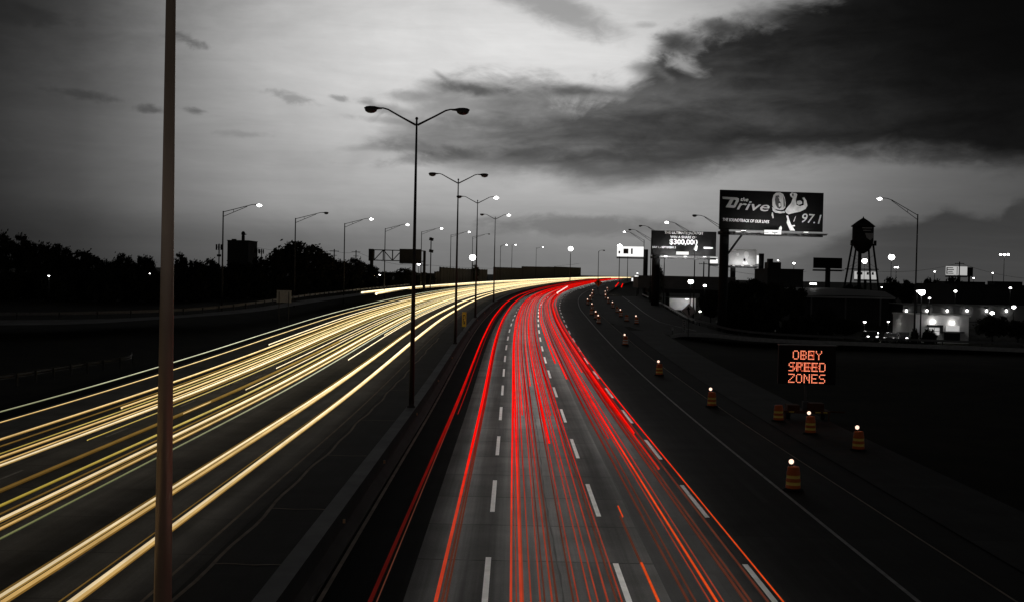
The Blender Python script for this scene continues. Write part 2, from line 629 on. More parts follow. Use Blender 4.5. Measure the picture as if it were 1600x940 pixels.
def road_mat(name, base, joint_len, joint_dark, streak, rough=0.85, wear=0.3, spec=0.15):
    """pavement: mottled colour, long streaks along the traffic, slab joints across it"""
    m = bpy.data.materials.new(name)
    m.use_nodes = True
    t = m.node_tree
    q = NT(t)
    b = t.nodes['Principled BSDF']
    g = q.node('ShaderNodeNewGeometry')
    s = q.node('ShaderNodeSeparateXYZ')
    t.links.new(g.outputs['Position'], s.inputs[0])
    x, y = s.outputs[0], s.outputs[1]
    n1 = q.noise(q.comb(x, y, 0.0), 0.35, 6, 0.6)
    n2 = q.noise(q.comb(q.mul(x, 2.2), q.mul(y, 0.03), 3.0), 1.0, 5, 0.65)
    n3 = q.noise(q.comb(x, y, 7.0), 14.0, 4, 0.7)
    slab = q.node('ShaderNodeTexWhiteNoise', noise_dimensions='2D')
    t.links.new(q.comb(q.m('FLOOR', q.mul(q.add(x, 0.52), 1 / 3.66)), q.m('FLOOR', q.mul(y, 1 / joint_len)), 0.0), slab.inputs[0])
    f = q.mul(q.lin(n1, 0.3, 0.7, 1 - wear, 1 + wear), q.lin(n2, 0.3, 0.7, 1 - streak, 1 + streak))
    f = q.mul(f, q.lin(n3, 0.3, 0.7, 0.82, 1.18))
    f = q.mul(f, q.lin(slab.outputs[0], 0, 1, 0.86, 1.12))
    if joint_dark:
        ph = q.m('FRACT', q.mul(q.add(y, q.mul(q.sub(n1, 0.5), 0.25)), 1 / joint_len))
        j = q.mul(q.m('LESS_THAN', ph, 0.09 / joint_len), q.sstep(n2, 0.30, 0.55))
        f = q.mul(f, q.sub(1.0, q.mul(j, joint_dark)))
    vm = q.node('ShaderNodeVectorMath', operation='SCALE')
    vm.inputs[0].default_value = (base, base * 0.985, base * 0.965)
    t.links.new(f, vm.inputs['Scale'])
    t.links.new(vm.outputs[0], b.inputs['Base Color'])
    b.inputs['Roughness'].default_value = rough
    b.inputs['Specular IOR Level'].default_value = spec
    bn = q.node('ShaderNodeBump')
    bn.inputs['Strength'].default_value = 0.25
    bn.inputs['Distance'].default_value = 0.02
    t.links.new(n3, bn.inputs['Height'])
    t.links.new(bn.outputs[0], b.inputs['Normal'])
    return m


M['concrete_road'] = road_mat('worn_concrete_lanes', 0.072, 4.6, 0.70, 0.50)
M['asphalt'] = road_mat('old_asphalt_lanes', 0.028, 9.0, 0.30, 0.28)
M['asphalt_dark'] = road_mat('dark_asphalt', 0.009, 12.0, 0.0, 0.2, spec=0.02)
M['oncoming'] = road_mat('concrete_oncoming_lanes', 0.105, 4.6, 0.35, 0.25)
M['median'] = road_mat('median_shoulder_concrete', 0.05, 9.2, 0.4, 0.15)
M['apron'] = road_mat('shoulder_apron', 0.04, 9.0, 0.2, 0.15)
M['soil'] = mat('bare_soil', 0.010, 0.95, var=0.5, scale=0.8)
M['grass'] = mat('dark_grass', (0.012, 0.0115, 0.007), 0.95, var=0.6, scale=0.25, spec=0.05)
M['paint'] = mat('worn_white_paint', 0.80, 0.6, var=0.18, scale=2.0)
M['paint_dull'] = mat('dirty_white_paint', 0.42, 0.7, var=0.4, scale=1.5)
M['black_mark'] = mat('ground_off_marking', 0.012, 0.8, var=0.4)
M['joint'] = mat('pale_sealed_crack', (0.34, 0.28, 0.22), 0.8, var=0.5, scale=1.0)
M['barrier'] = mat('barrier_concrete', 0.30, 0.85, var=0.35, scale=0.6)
M['barrier_dark'] = mat('sooty_barrier_side', 0.035, 0.9, var=0.4, scale=0.6)  # darker concrete on the outbound side
M['steel'] = mat('galvanised_steel', 0.20, 0.55, 0.5, var=0.15, scale=1.5)
M['dark_steel'] = mat('weathered_steel', 0.035, 0.6, 0.3, var=0.2)
M['rail'] = mat('guardrail_steel', 0.16, 0.5, 0.3, var=0.25)
M['wood'] = mat('weathered_wood', 0.05, 0.9, var=0.4)
M['black'] = mat('matt_black', 0.010, 0.8, var=0.2)
M['wall_dark'] = mat('dark_rendered_wall', 0.022, 0.9, var=0.3, scale=0.3)
M['wall_mid'] = mat('grey_rendered_wall', 0.10, 0.9, var=0.3, scale=0.3)
M['wall_pale'] = mat('pale_painted_wall', 0.65, 0.8, var=0.12, scale=0.5)
M['roof_pale'] = mat('pale_metal_roof', 0.22, 0.6, var=0.2, scale=0.3)
M['glass'] = mat('dark_glass', 0.02, 0.1, spec=0.6, var=0.1)
M['leaf'] = mat('dark_foliage', (0.018, 0.019, 0.015), 0.9, var=0.5, scale=0.6, spec=0.05)
M['leaf2'] = mat('olive_foliage', (0.024, 0.024, 0.018), 0.9, var=0.5, scale=0.6, spec=0.05)
M['bark'] = mat('dark_bark', 0.02, 0.95, var=0.4)
M['white_print'] = mat('white_print', 0.80, 0.6, var=0.05)
M['grey_print'] = mat('grey_print', 0.50, 0.6, var=0.12)
M['dark_print'] = mat('black_print', 0.008, 0.9, var=0.3, scale=0.5, spec=0.03)
M['dark_print2'] = mat('dark_blue_black_print', 0.012, 0.9, var=0.4, scale=0.4, spec=0.03)
M['mid_print'] = mat('dark_grey_print', 0.06, 0.6, var=0.5, scale=0.4)
M['lamp'] = emis('lit_lamp_bowl', (1.0, 0.985, 0.96), 14.0)
M['lamp_soft'] = emis('lit_small_lamp', (1.0, 0.985, 0.96), 4.0)
M['bowl_off'] = mat('unlit_lamp_bowl', 0.05, 0.3, var=0.1)
M['lit_face'] = emis('backlit_sign_face', (1.0, 0.99, 0.97), 1.1)  # glow put into the face itself, no lamp behind it
M['lit_dim'] = emis('backlit_sign_dim', (1.0, 0.99, 0.97), 0.45)  # dimmer face glow, also without a lamp behind

# ------------------------------------------------------------------ ground and pavements
lat_lines = [-3500, -1800, -900, -500, -300, -200, -140, -100, -75, -58, -48, -42, -38, -35, -32, -29, -26.7, -26.5, -20, 0, 12.9, 13.1, 14, 15.5, 17, 19, 21, 23, 26, 30, 36, 45, 60, 85, 120, 170, 240, 350, 550, 900, 1800, 3500]
d_lines = [-60, -30, 0, 20] + [30 + 6 * i for i in range(0, 36)] + [260 + 20 * i for i in range(42)] + [1150, 1300, 1600, 2200, 3200, 4800, 7000]
rows = []
for d in d_lines:
    row = []
    for la in lat_lines:
        dd = min(d, 1300)
        x = XO(dd) + la
        y = d
        if abs(la) < 60:
            p = P(dd, la)
            x, y = (p.x, p.y) if d <= 1300 else (x, d)
        row.append((x, y, ground_z(XO(dd) + la, d)))
    rows.append(row)
tag(MB().rows(rows, sm=True).build('ground', M['grass']), kind='structure')


def strip(name, a, b, material, z=0.0, stations=STA, cols=None):
    n = cols or max(1, int(abs(b - a) / 4))
    rr = []
    for d in stations:
        aa = a(d) if callable(a) else a
        bb = b(d) if callable(b) else b
        rr.append([P(d, aa + (bb - aa) * i / n, z) for i in range(n + 1)])
    return tag(MB().rows(rr).build(name, material), kind='structure')


strip('road_concrete', -2.55, 4.25, M['concrete_road'], 0.012, cols=4)
M['asphalt_side'] = road_mat('hard_shoulder_asphalt', 0.026, 12.0, 0.25, 0.25)
strip('road_asphalt', 4.25, 10.55, M['asphalt'], 0.008, cols=3)
strip('hard_shoulder', 10.55, 13.3, M['asphalt_side'], 0.008, cols=1)
strip('road_inner_lane', -4.95, -2.55, M['asphalt_dark'], 0.006, cols=2)
strip('road_oncoming', -26.6, -8.35, M['oncoming'], 0.010, cols=6)
strip('median_shoulder', -8.35, -5.75, M['median'], 0.006, cols=2)
strip('gutter', 13.3, 14.75, M['soil'], -0.02, [s for s in STA if s < 158])
strip('shoulder_apron', 14.75, 18.6, M['apron'], 0.02, [s for s in STA if s < 146])
strip('left_shoulder', -29.4, -26.6, M['asphalt_dark'], 0.004)
strip('road_shoulder_far', 13.3, 17.5, M['asphalt_side'], 0.004, [s for s in STA if 285 < s])

# lane markings: three dashed lines, solid edge lines
mk = MB()


def mark(d0, d1, lat, w, z=0.018, mb=None, mi=0):
    n = max(1, int((d1 - d0) / 4))
    rr = [[P(d0 + (d1 - d0) * i / n, lat - w / 2, z), P(d0 + (d1 - d0) * i / n, lat + w / 2, z)] for i in range(n + 1)]
    (mb or mk).rows(rr, mi)


ok_ = MB()
for i in range(-2, 60):
    d0 = 32.6 - 5.95 + 12.2 * i
    for la, sh in ((-0.52, 0.0), (3.12, -0.4), (6.86, -0.2)):
        if d0 > 6:
            mark(d0 + sh, d0 + sh + 5.95, la, 0.16)
    for la in (-12.0, -15.65, -19.3, -22.95):
        if d0 > 6:
            mark(d0 + 3, d0 + 6.05, la, 0.13, mb=ok_)
tag(ok_.build('oncoming_lane_marking', mat('worn_off_paint', 0.20, 0.7, var=0.5, scale=2.0)), kind='structure')
tag(mk.build('lane_marking', M['paint']), kind='structure')
em = MB()
mark(8, 620, 10.62, 0.13, mb=em)
tag(em.build('edge_marking', M['paint_dull']), kind='structure')
em = MB()
mark(8, 700, -4.62, 0.12, mb=em)
mark(8, 285, 13.22, 0.07, mb=em, z=0.02)
mark(8, 700, -8.9, 0.10, mb=em)
mark(8, 700, -26.2, 0.12, mb=em)
tag(em.build('median_edge_marking', M['joint']), kind='structure')
ck = MB()
rr = []
for i in range(0, 120):
    d = 14 + 0.7 * i
    o = 0.015 * math.sin(d * 1.3) + 0.05 * math.sin(d * 0.21 + 2) + 0.01 * math.sin(d * 3.1)
    w_ = 0.022 + 0.012 * math.sin(d * 2.3)
    rr.append([P(d, 1.42 + o - w_, 0.016), P(d, 1.42 + o + w_, 0.016)])
ck.rows(rr)
rr = []
for i in range(0, 160):
    d = 14 + 0.8 * i
    rr.append([P(d, 4.20, 0.0165), P(d, 4.27 + 0.02 * math.sin(d * 1.9), 0.0165)])
ck.rows(rr)
tag(ck.build('sealed_crack_marking', M['black_mark']), kind='structure')
bk = MB()
for i in range(0, 14):
    d0 = 21 + 12.2 * i
    mark(d0 + 5.4, d0 + 10.2, 5.66, 0.24, z=0.017, mb=bk)
    mark(d0 + 8.2, d0 + 13.2, 9.5, 0.24, z=0.017, mb=bk)
tag(bk.build('erased_lane_marking', M['black_mark']), kind='structure')
# wavy pale joint and cross cracks of the median shoulder
jt = MB()
rr = []
for i in range(0, 90):
    d = 10 + 1.3 * i
    o = 0.05 * math.sin(d * 0.9) + 0.05 * math.sin(d * 0.37 + 1)
    rr.append([P(d, -8.2 + o, 0.016), P(d, -8.08 + o, 0.016)])
jt.rows(rr)
for d in (24.5, 31.2, 38.6, 50.0, 62.0, 77.0, 92.0):
    rr = [[P(d + 0.05 * math.sin(i * 1.3 + d), -8.1 + i * 0.28, 0.017), P(d + 0.10 + 0.05 * math.sin(i * 1.3 + d), -8.1 + i * 0.28, 0.017)] for i in range(9)]
    jt.rows(rr)
tag(jt.build('pavement_joint', M['joint']), kind='structure')

# ------------------------------------------------------------------ median barrier, guardrails
BAR = [(-5.08, 0.86), (-5.02, 0.35), (-4.78, 0.10), (-4.76, -0.1), (-5.95, -0.1), (-5.93, 0.10), (-5.70, 0.35), (-5.62, 0.86)]
root = empty('median_barrier', P(10, -5.35), 0, 'long concrete safety barrier that divides the two carriageways and carries the lamp posts', 'barrier')
mb = MB()
for d_a in range(0, 1):
    mb.sweep([(la, z) for la, z in BAR], [s for s in STA if s >= -10])
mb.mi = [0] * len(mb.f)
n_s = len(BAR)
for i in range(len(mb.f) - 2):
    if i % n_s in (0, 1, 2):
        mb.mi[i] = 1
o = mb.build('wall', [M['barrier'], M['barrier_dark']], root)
o.matrix_parent_inverse = Matrix.Translation(root.location).inverted()
M['reflector'] = emis('amber_reflector', (1.0, 0.55, 0.25), 0.5)
M['amber'] = mat('amber_reflector_plastic', (0.85, 0.5, 0.25), 0.3, var=0.1)
for d in (34.2, 45, 60.4, 78, 96, 128, 150, 170, 190):
    r_ = MB().box(P(d, -4.95, 0.62), (0.07, 0.03, 0.12)).build('reflector', M['amber'], root)
    r_.matrix_parent_inverse = Matrix.Translation(root.location).inverted()


def guardrail(pts, name_label, post_h=0.75, step=3.0, mat_='rail'):
    """W-beam rail on posts along world points (ground level)"""
    root = empty('guardrail', pts[0], 0, name_label, 'guardrail')
    inv = Matrix.Translation(root.location).inverted()
    P_ = [Vector(p) for p in pts]
    b = MB()
    sect = [(0.0, 0.44), (0.05, 0.50), (0.0, 0.56), (0.0, 0.62), (0.05, 0.68), (0.0, 0.75)]
    b0 = 0
    for i, p in enumerate(P_):
        t = (P_[min(i + 1, len(P_) - 1)] - P_[max(i - 1, 0)]); t.z = 0
        s = Vector((t.y, -t.x, 0)).normalized()
        for o_, z in sect:
            b.v.append(p + s * (-o_) + Vector((0, 0, z)))
        for o_, z in reversed(sect):
            b.v.append(p + s * (-o_ + 0.03) + Vector((0, 0, z)))
    n = 12
    for i in range(len(P_) - 1):
        for j in range(n):
            a, c = i * n + j, i * n + (j + 1) % n
            b.face((a, c, c + n, a + n))
    o = b.build('rail', M[mat_], root); o.matrix_parent_inverse = inv
    acc, nxt = 0.0, 0.0
    k_ = 0
    for i in range(len(P_) - 1):
        seg = (P_[i + 1] - P_[i]).length
        while nxt <= acc + seg and k_ < 60:
            q = P_[i].lerp(P_[i + 1], (nxt - acc) / seg)
            po = MB().box((0, 0, 0.32), (0.12, 0.15, 0.80)).build('post', M['wood'], root)
            po.matrix_parent_inverse = inv
            po.location = q + Vector((0.12, 0.10, 0))
            nxt += step
            k_ += 1
        acc += seg
    return root


def px_curve(pts, n=8):
    """smooth world curve through (px, py, depth) points"""
    w = [at(*p) for p in pts]
    out = []
    for i in range(len(w) - 1):
        a, b, c, d = w[max(i - 1, 0)], w[i], w[i + 1], w[min(i + 2, len(w) - 1)]
        for j in range(n):
            t = j / n
            out.append(0.5 * ((2 * b) + (c - a) * t + (2 * a - 5 * b + 4 * c - d) * t * t + (3 * b - a - 3 * c + d) * t**3))
    out.append(w[-1])
    return out


RAIL_PX = [(1003, 463, 290), (1032, 477.5, 235), (1057, 492, 190), (1076, 502.5, 170), (1114, 514, 158), (1146, 521.5, 153), (1195, 527, 151), (1260, 531, 150), (1400, 536.5, 149), (1680, 547, 147)]
NEAR_PX = [(948, 452, 290), (953, 468, 235), (975, 488, 190), (1000, 506, 160), (1040, 523.5, 141), (1066, 521.5, 143), (1114, 523, 143.5), (1193, 529.8, 140), (1400, 538, 137), (1680, 549, 133)]
rail_c = px_curve(RAIL_PX)
near_c = px_curve(NEAR_PX)
for i_ in range(25):
    near_c[i_] = P(290 - 130 * i_ / 24, 13.25, 0.0)
gore = near_c[24]
for i_ in range(25, 32):
    near_c[i_] = gore.lerp(near_c[32], (i_ - 24) / 8)
rr = [[a + Vector((0, 0, 0.03)), a.lerp(b, 0.5) + Vector((0, 0, 0.05)), b + Vector((0, 0, 0.0))] for a, b in zip(near_c, rail_c)]
tag(MB().rows(rr, sm=True).build('ramp_road', M['apron']), kind='structure')
kb = MB()
i0 = 4 * 8
for seg in (near_c[i0:],):
    kb.rows([[a + Vector((0, -0.25, -0.3)), a + Vector((0, -0.25, 0.16)), a + Vector((0, 0.05, 0.16)), a + Vector((0, 0.05, -0.1))] for a in seg])
tag(kb.build('kerb', mat('kerb_concrete', 0.30, 0.85)), kind='structure')
em = MB()
fr = [a.lerp(b, 0.62) + Vector((0, 0, 0.065)) for a, b in zip(near_c[:33], rail_c[:33])]
em.rows([[p + Vector((-0.09, 0, 0)), p + Vector((0.09, 0, 0))] for p in fr])
tag(em.build('ramp_edge_marking', M['paint_dull']), kind='structure')
guardrail([p + Vector((0.1, 0.3, 0)) for p in rail_c], 'steel guardrail curving along the outer edge of the on-ramp behind the merge sign', step=5.0)
left_rail = px_curve([(-40, 499, 112), (0, 499.5, 112), (120, 498, 116), (245, 494, 124), (330, 488.5, 134), (400, 479.5, 148), (480, 467, 178), (560, 457, 226), (640, 448, 285)])
guardrail(left_rail, 'steel guardrail along the ramp below the dark tree line, beyond the oncoming lanes', step=4.0)
guardrail(px_curve([(-60, 612, 62), (0, 605, 66), (80, 591, 74), (150, 579, 82), (200, 570, 88), (206, 564, 91)]), 'short dark guardrail with a turned-down end beside the outermost oncoming lane', step=3.0, mat_='dark_steel')
# left ramp pavement
a_c = px_curve([(-40, 508, 104), (120, 506, 108), (270, 497, 120), (400, 486.5, 140), (480, 474, 166), (560, 462, 205), (640, 452, 262)])
b_c = px_curve([(-40, 500, 111), (120, 499, 115), (270, 493, 126), (400, 480.5, 147), (480, 468, 176), (560, 458, 224), (640, 448.5, 283)])
rr = [[a + Vector((0, 0, 0.02)), b + Vector((0, 0, 0.02))] for a, b in zip(a_c, b_c)]
M['ramp_left'] = road_mat('pale_ramp_concrete', 0.13, 4.6, 0.3, 0.2)
tag(MB().rows(rr).build('ramp_pavement', M['ramp_left']), kind='structure')

# ------------------------------------------------------------------ light streaks of the traffic
def streak_mat(name, near, far, y0, y1, s0, s1):
    m = bpy.data.materials.new(name)
    m.use_nodes = True
    t = m.node_tree
    t.nodes.clear()
    q = NT(t)
    o = q.node('ShaderNodeOutputMaterial')
    e = q.node('ShaderNodeEmission')
    g = q.node('ShaderNodeNewGeometry')
    s = q.node('ShaderNodeSeparateXYZ')
    t.links.new(g.outputs['Position'], s.inputs[0])
    f = q.sstep(s.outputs[1], y0, y1)
    mx = q.node('ShaderNodeMix', data_type='RGBA')
    t.links.new(f, mx.inputs[0])
    mx.inputs[6].default_value = (*near, 1)
    mx.inputs[7].default_value = (*far, 1)
    t.links.new(mx.outputs[2], e.inputs[0])
    n = q.noise(q.comb(q.mul(s.outputs[0], 3.0), q.mul(s.outputs[1], 0.35), 0.0), 1.0, 3, 0.6)
    t.links.new(q.mul(q.mix(s0, s1, f), q.lin(n, 0.3, 0.7, 0.8, 1.2)), e.inputs[1])
    t.links.new(e.outputs[0], o.inputs[0])
    return m


S = {}
S['white'] = streak_mat('white_headlight_streak', (0.92, 0.72, 0.42), (1.0, 0.86, 0.56), 20, 105, 0.76, 1.95)
S['warm'] = streak_mat('warm_headlight_streak', (0.70, 0.43, 0.14), (1.0, 0.79, 0.40), 20, 105, 0.74, 1.6)
S['yellow'] = streak_mat('yellow_headlight_streak', (0.62, 0.46, 0.08), (1.0, 0.84, 0.38), 28, 110, 0.65, 1.2)
S['brown'] = streak_mat('brown_side_lamp_streak', (0.22, 0.125, 0.03), (0.62, 0.40, 0.10), 28, 140, 0.60, 0.9)
S['green'] = streak_mat('greenish_lamp_streak', (0.27, 0.28, 0.12), (0.95, 0.95, 0.70), 30, 110, 0.60, 1.0)
S['red'] = streak_mat('red_tail_light_streak', (0.52, 0.050, 0.020), (1.0, 0.004, 0.002), 30, 50, 0.85, 1.05)
S['red_dim'] = streak_mat('dim_red_tail_light_streak', (0.26, 0.036, 0.016), (0.66, 0.003, 0.001), 30, 62, 0.95, 1.0)
S['red_deep'] = streak_mat('deep_red_tail_light_streak', (0.055, 0.004, 0.003), (0.95, 0.004, 0.002), 30, 120, 0.9, 1.0)
S['red_trace'] = streak_mat('trace_red_tail_light_streak', (0.032, 0.011, 0.008), (0.05, 0.008, 0.005), 32, 75, 1.0, 1.0)
S['red_faint'] = streak_mat('faint_red_tail_light_streak', (0.085, 0.024, 0.014), (0.30, 0.003, 0.002), 32, 75, 1.0, 1.0)
S['orange'] = streak_mat('orange_tail_light_streak', (0.75, 0.08, 0.012), (1.0, 0.006, 0.003), 32, 58, 0.8, 1.0)
S['pink'] = emis('white_red_brake_streak', (1.0, 0.80, 0.74), 1.1)
S['under'] = emis('white_light_thrown_on_road', (1.0, 0.97, 0.92), 7.0)  # added underside glow that lights the road in place of headlights
S['under_none'] = mat('unlit_underside', 0.01, 0.9, var=0.1)
S['under_warm'] = emis('warm_light_thrown_on_road', (1.0, 0.90, 0.74), 1.0)  # added warm underside glow, stands in for oncoming headlight spill
S['white_e'] = streak_mat('white_streak_flank', (0.40, 0.24, 0.06), (1.0, 0.74, 0.36), 28, 115, 0.75, 1.25)
S['warm_e'] = streak_mat('warm_streak_flank', (0.26, 0.14, 0.03), (0.85, 0.54, 0.15), 28, 120, 0.75, 1.0)
S['yellow_e'] = streak_mat('yellow_streak_flank', (0.30, 0.20, 0.02), (0.90, 0.66, 0.18), 28, 110, 0.65, 1.0)
S['brown_e'] = streak_mat('brown_streak_flank', (0.10, 0.055, 0.012), (0.36, 0.22, 0.04), 28, 140, 0.65, 0.9)
S['green_e'] = streak_mat('greenish_streak_flank', (0.11, 0.12, 0.05), (0.60, 0.62, 0.36), 30, 110, 0.6, 1.0)
S['red_e'] = streak_mat('red_streak_flank', (0.17, 0.024, 0.012), (0.75, 0.002, 0.001), 30, 62, 0.8, 1.0)
S['red_dim_e'] = streak_mat('dim_red_streak_flank', (0.08, 0.022, 0.014), (0.30, 0.001, 0.001), 32, 90, 0.8, 1.0)
S['red_deep_e'] = streak_mat('deep_red_streak_flank', (0.018, 0.003, 0.002), (0.50, 0.003, 0.002), 30, 120, 0.9, 1.0)
S['red_trace_e'] = S['red_trace']
S['red_faint_e'] = streak_mat('faint_red_streak_flank', (0.036, 0.020, 0.015), (0.12, 0.003, 0.002), 32, 90, 0.9, 1.0)
S['orange_e'] = streak_mat('orange_streak_flank', (0.22, 0.03, 0.014), (0.60, 0.004, 0.002), 40, 75, 0.8, 1.0)
S['pink_e'] = S['red_e']


def stations(d0, d1):
    out, d = [], d0
    while d < d1:
        out.append(d)
        d += 2.5 if d < 160 else (6 if d < 400 else 15)
    out.append(d1)
    return out


def streak(lat, h, r, m_, d0, d1, label, grp, wob=0.0, shift=None, under='under', thin_=0.7):
    ph = random.uniform(0, 6)
    pts = []
    for d in stations(d0, d1):
        la = lat + wob * math.sin(d * 0.035 + ph)
        if shift:
            la += shift[0] * smooth(d, shift[1], shift[2])
        pts.append(P(d, la, h))
    rad = [r * (thin_ + ((1.1 if thin_ == 0.7 else 0.85) - thin_) * smooth(p.y, 34, 75) + 0.2 * smooth(p.y, 120, 300)) for p in pts]
    o = MB().tube(pts, rad, 8, 0, True, 1).build('light_streak', [S[m_], S[under], S[m_ + '_e'], S['under_none']])
    return tag(o, label, 'light streak', grp)


END = 1020
TONE = {'white': 'broad white-yellow', 'warm': 'warm yellow', 'yellow': 'thin bright yellow', 'brown': 'dim brownish', 'green': 'thin greenish-white'}
left = [  # lat, height, radius, tone, near end, far end
    (-9.68, 0.63, 0.085, 'warm', 6, END), (-9.80, 0.66, 0.085, 'white', 6, END), (-9.98, 0.64, 0.03, 'brown', 6, END),
    (-11.27, 0.64, 0.10, 'warm', 6, END), (-11.40, 0.66, 0.085, 'white', 6, END), (-11.62, 0.64, 0.04, 'brown', 6, 300),
    (-13.15, 0.66, 0.05, 'white', 92, END), (-13.55, 0.66, 0.06, 'warm', 120, END),
    (-14.02, 0.62, 0.05, 'green', 12, END), (-14.38, 0.66, 0.07, 'warm', 12, END), (-14.66, 0.66, 0.04, 'brown', 12, END), (-14.95, 0.66, 0.10, 'white', 12, END), (-15.25, 0.66, 0.05, 'brown', 12, END),
    (-15.80, 0.66, 0.07, 'yellow', 12, END), (-16.35, 0.66, 0.035, 'white', 70, END), (-16.80, 0.66, 0.11, 'brown', 12, 110), (-16.75, 0.68, 0.05, 'warm', 58, END), (-17.4, 0.66, 0.04, 'white', 84, END),
    (-18.25, 0.62, 0.035, 'yellow', 49, END), (-18.55, 0.66, 0.05, 'brown', 60, END), (-18.98, 0.66, 0.085, 'white', 12, END), (-19.3, 0.66, 0.05, 'warm', 12, END), (-19.78, 0.66, 0.075, 'warm', 12, END),
    (-20.15, 0.66, 0.04, 'yellow', 12, END), (-20.62, 0.66, 0.07, 'warm', 60, END), (-21.0, 0.66, 0.05, 'brown', 12, END), (-21.75, 0.66, 0.08, 'warm', 12, END), (-22.5, 0.66, 0.06, 'white', 105, END),
    (-24.15, 0.66, 0.045, 'warm', 12, END), (-25.85, 0.66, 0.05, 'green', 12, END)]
left.sort(key=lambda a: -a[0])
for i, (la, h, r_, tn, d0, d1) in enumerate(left):
    streak(la, h, r_, tn, d0, d1, '%s headlight streak over the oncoming lanes, %s out from the median' % (TONE[tn], ordinal(i)), 'headlight streaks over the oncoming lanes', 0.05, None, 'under_warm', 0.72)
for j, dy in enumerate((0.0, 1.3)):
    pts = px_curve([(566 + 22 * j, 457.5 + dy, 222), (640, 449.8 + dy, 270), (720, 443.6 + dy, 335), (800, 438.8 + dy * .8, 420), (900, 434.8 + dy * .5, 580), (985, 433.6 + dy * .4, 900)])
    o = MB().tube(pts, 0.26, 8, 0, True, 1).build('light_streak', [S['white'], S['under_warm'], S['white_e'], S['under_none']])
    tag(o, ('broad white-yellow headlight streak on the merging ramp, farther of its pair', 'broad white-yellow headlight streak on the merging ramp, nearer of its pair')[j], 'light streak', 'headlight streaks over the oncoming lanes')

TR = {'red': 'bright red', 'red_dim': 'dim red', 'red_deep': 'deep red', 'red_trace': 'barely visible dark red', 'red_faint': 'faint dark red', 'orange': 'bright orange-red', 'pink': 'short white-hot'}
red = [
    (-3.02, 0.75, 0.075, 'red_deep', 8, 620), (-2.90, 0.78, 0.025, 'red_faint', 8, 620), (-2.72, 0.72, 0.02, 'red_faint', 60, 200), (-1.62, 0.75, 0.07, 'red', 8, 620), (-1.48, 0.78, 0.05, 'red_faint', 8, 620),
    (-1.40, 0.70, 0.04, 'red_faint', 8, 250), (0.16, 0.75, 0.045, 'red', 8, 720), (0.26, 0.75, 0.025, 'red_dim', 8, 720), (0.34, 0.75, 0.05, 'red', 8, 720), (0.44, 0.78, 0.03, 'red_dim', 8, 720), (0.60, 0.75, 0.03, 'red_dim', 8, 720),
    (0.70, 0.75, 0.035, 'red', 60, 720), (0.82, 0.75, 0.03, 'red_dim', 8, 720), (0.93, 0.80, 0.03, 'red_faint', 8, 720), (1.04, 0.75, 0.035, 'red_dim', 8, 720), (1.22, 0.75, 0.04, 'red_faint', 8, 720), (1.35, 0.75, 0.035, 'red', 75, 720),
    (1.56, 0.75, 0.035, 'red_faint', 8, 720), (1.70, 0.75, 0.028, 'red_dim', 8, 720), (1.80, 0.78, 0.055, 'red', 50, 720), (1.93, 0.75, 0.03, 'red_dim', 8, 720), (2.08, 0.75, 0.03, 'red_dim', 8, 720), (2.22, 0.75, 0.03, 'red_dim', 60, 720),
    (2.38, 0.75, 0.035, 'red_dim', 8, 720), (2.52, 0.75, 0.04, 'red_faint', 8, 720), (2.70, 0.75, 0.03, 'red_dim', 8, 720), (3.50, 0.72, 0.05, 'orange', 8, 29.5), (3.62, 0.72, 0.035, 'orange', 35.2, 36.8), (3.56, 0.72, 0.05, 'red_faint', 29.5, 35.2),
    (3.62, 0.75, 0.06, 'red', 92, 700), (3.95, 0.75, 0.05, 'red', 80, 700), (4.20, 0.75, 0.05, 'red_faint', 8, 700), (4.42, 0.75, 0.04, 'red_faint', 8, 700), (4.60, 0.75, 0.04, 'red_dim', 52, 700), (4.74, 0.78, 0.03, 'red_dim', 8, 700),
    (4.90, 0.75, 0.050, 'orange', 8, 700), (5.05, 0.75, 0.03, 'red_dim', 8, 700), (5.35, 0.75, 0.04, 'red', 85, 700), (5.58, 0.75, 0.06, 'red_faint', 8, 700), (5.72, 0.75, 0.05, 'red_faint', 8, 700), (5.82, 0.75, 0.06, 'red_dim', 44, 700),
    (5.96, 0.75, 0.05, 'red', 54, 700), (6.12, 0.75, 0.05, 'red_faint', 8, 700), (6.42, 0.75, 0.035, 'orange', 8, 700)]
red.sort(key=lambda a: a[0])
for i, (la, h, r_, tn, d0, d1) in enumerate(red):
    sh = (-0.35, 90, 170) if 2.9 < la < 7 else None
    streak(la, h, r_, tn, d0, d1, '%s tail-light streak, %s counted from the median barrier' % (TR[tn], ordinal(i)), 'tail-light streaks over the outbound lanes', 0.04, sh, 'under' if -1.7 < la < 7 else 'under_none')
pts = px_curve([(871, 457.6, 262), (879, 452.8, 300), (886.5, 448, 340)])
tag(MB().tube(pts, 0.22, 8, 0, True, 1).build('light_streak', [S['pink'], S['under'], S['pink_e'], S['under_none']]), 'short white-hot brake light streak at the bend among the red ones', 'light streak', 'tail-light streaks over the outbound lanes')
for j, (xa, ya, xb, yb) in enumerate(((962, 447.5, 966.5, 442), (971, 448.5, 973, 443.5))):
    pts = px_curve([(xa, ya, 330), (xb, yb, 365)])
    tag(MB().tube(pts, 0.16, 8, 0, True, 1).build('light_streak', [S['orange'], S['under'], S['orange_e'], S['under_none']]), ('short orange streak on the exit lane, nearer the drums', 'short orange streak on the exit lane, nearer the outer edge')[j], 'light streak', 'tail-light streaks on the exit lane')

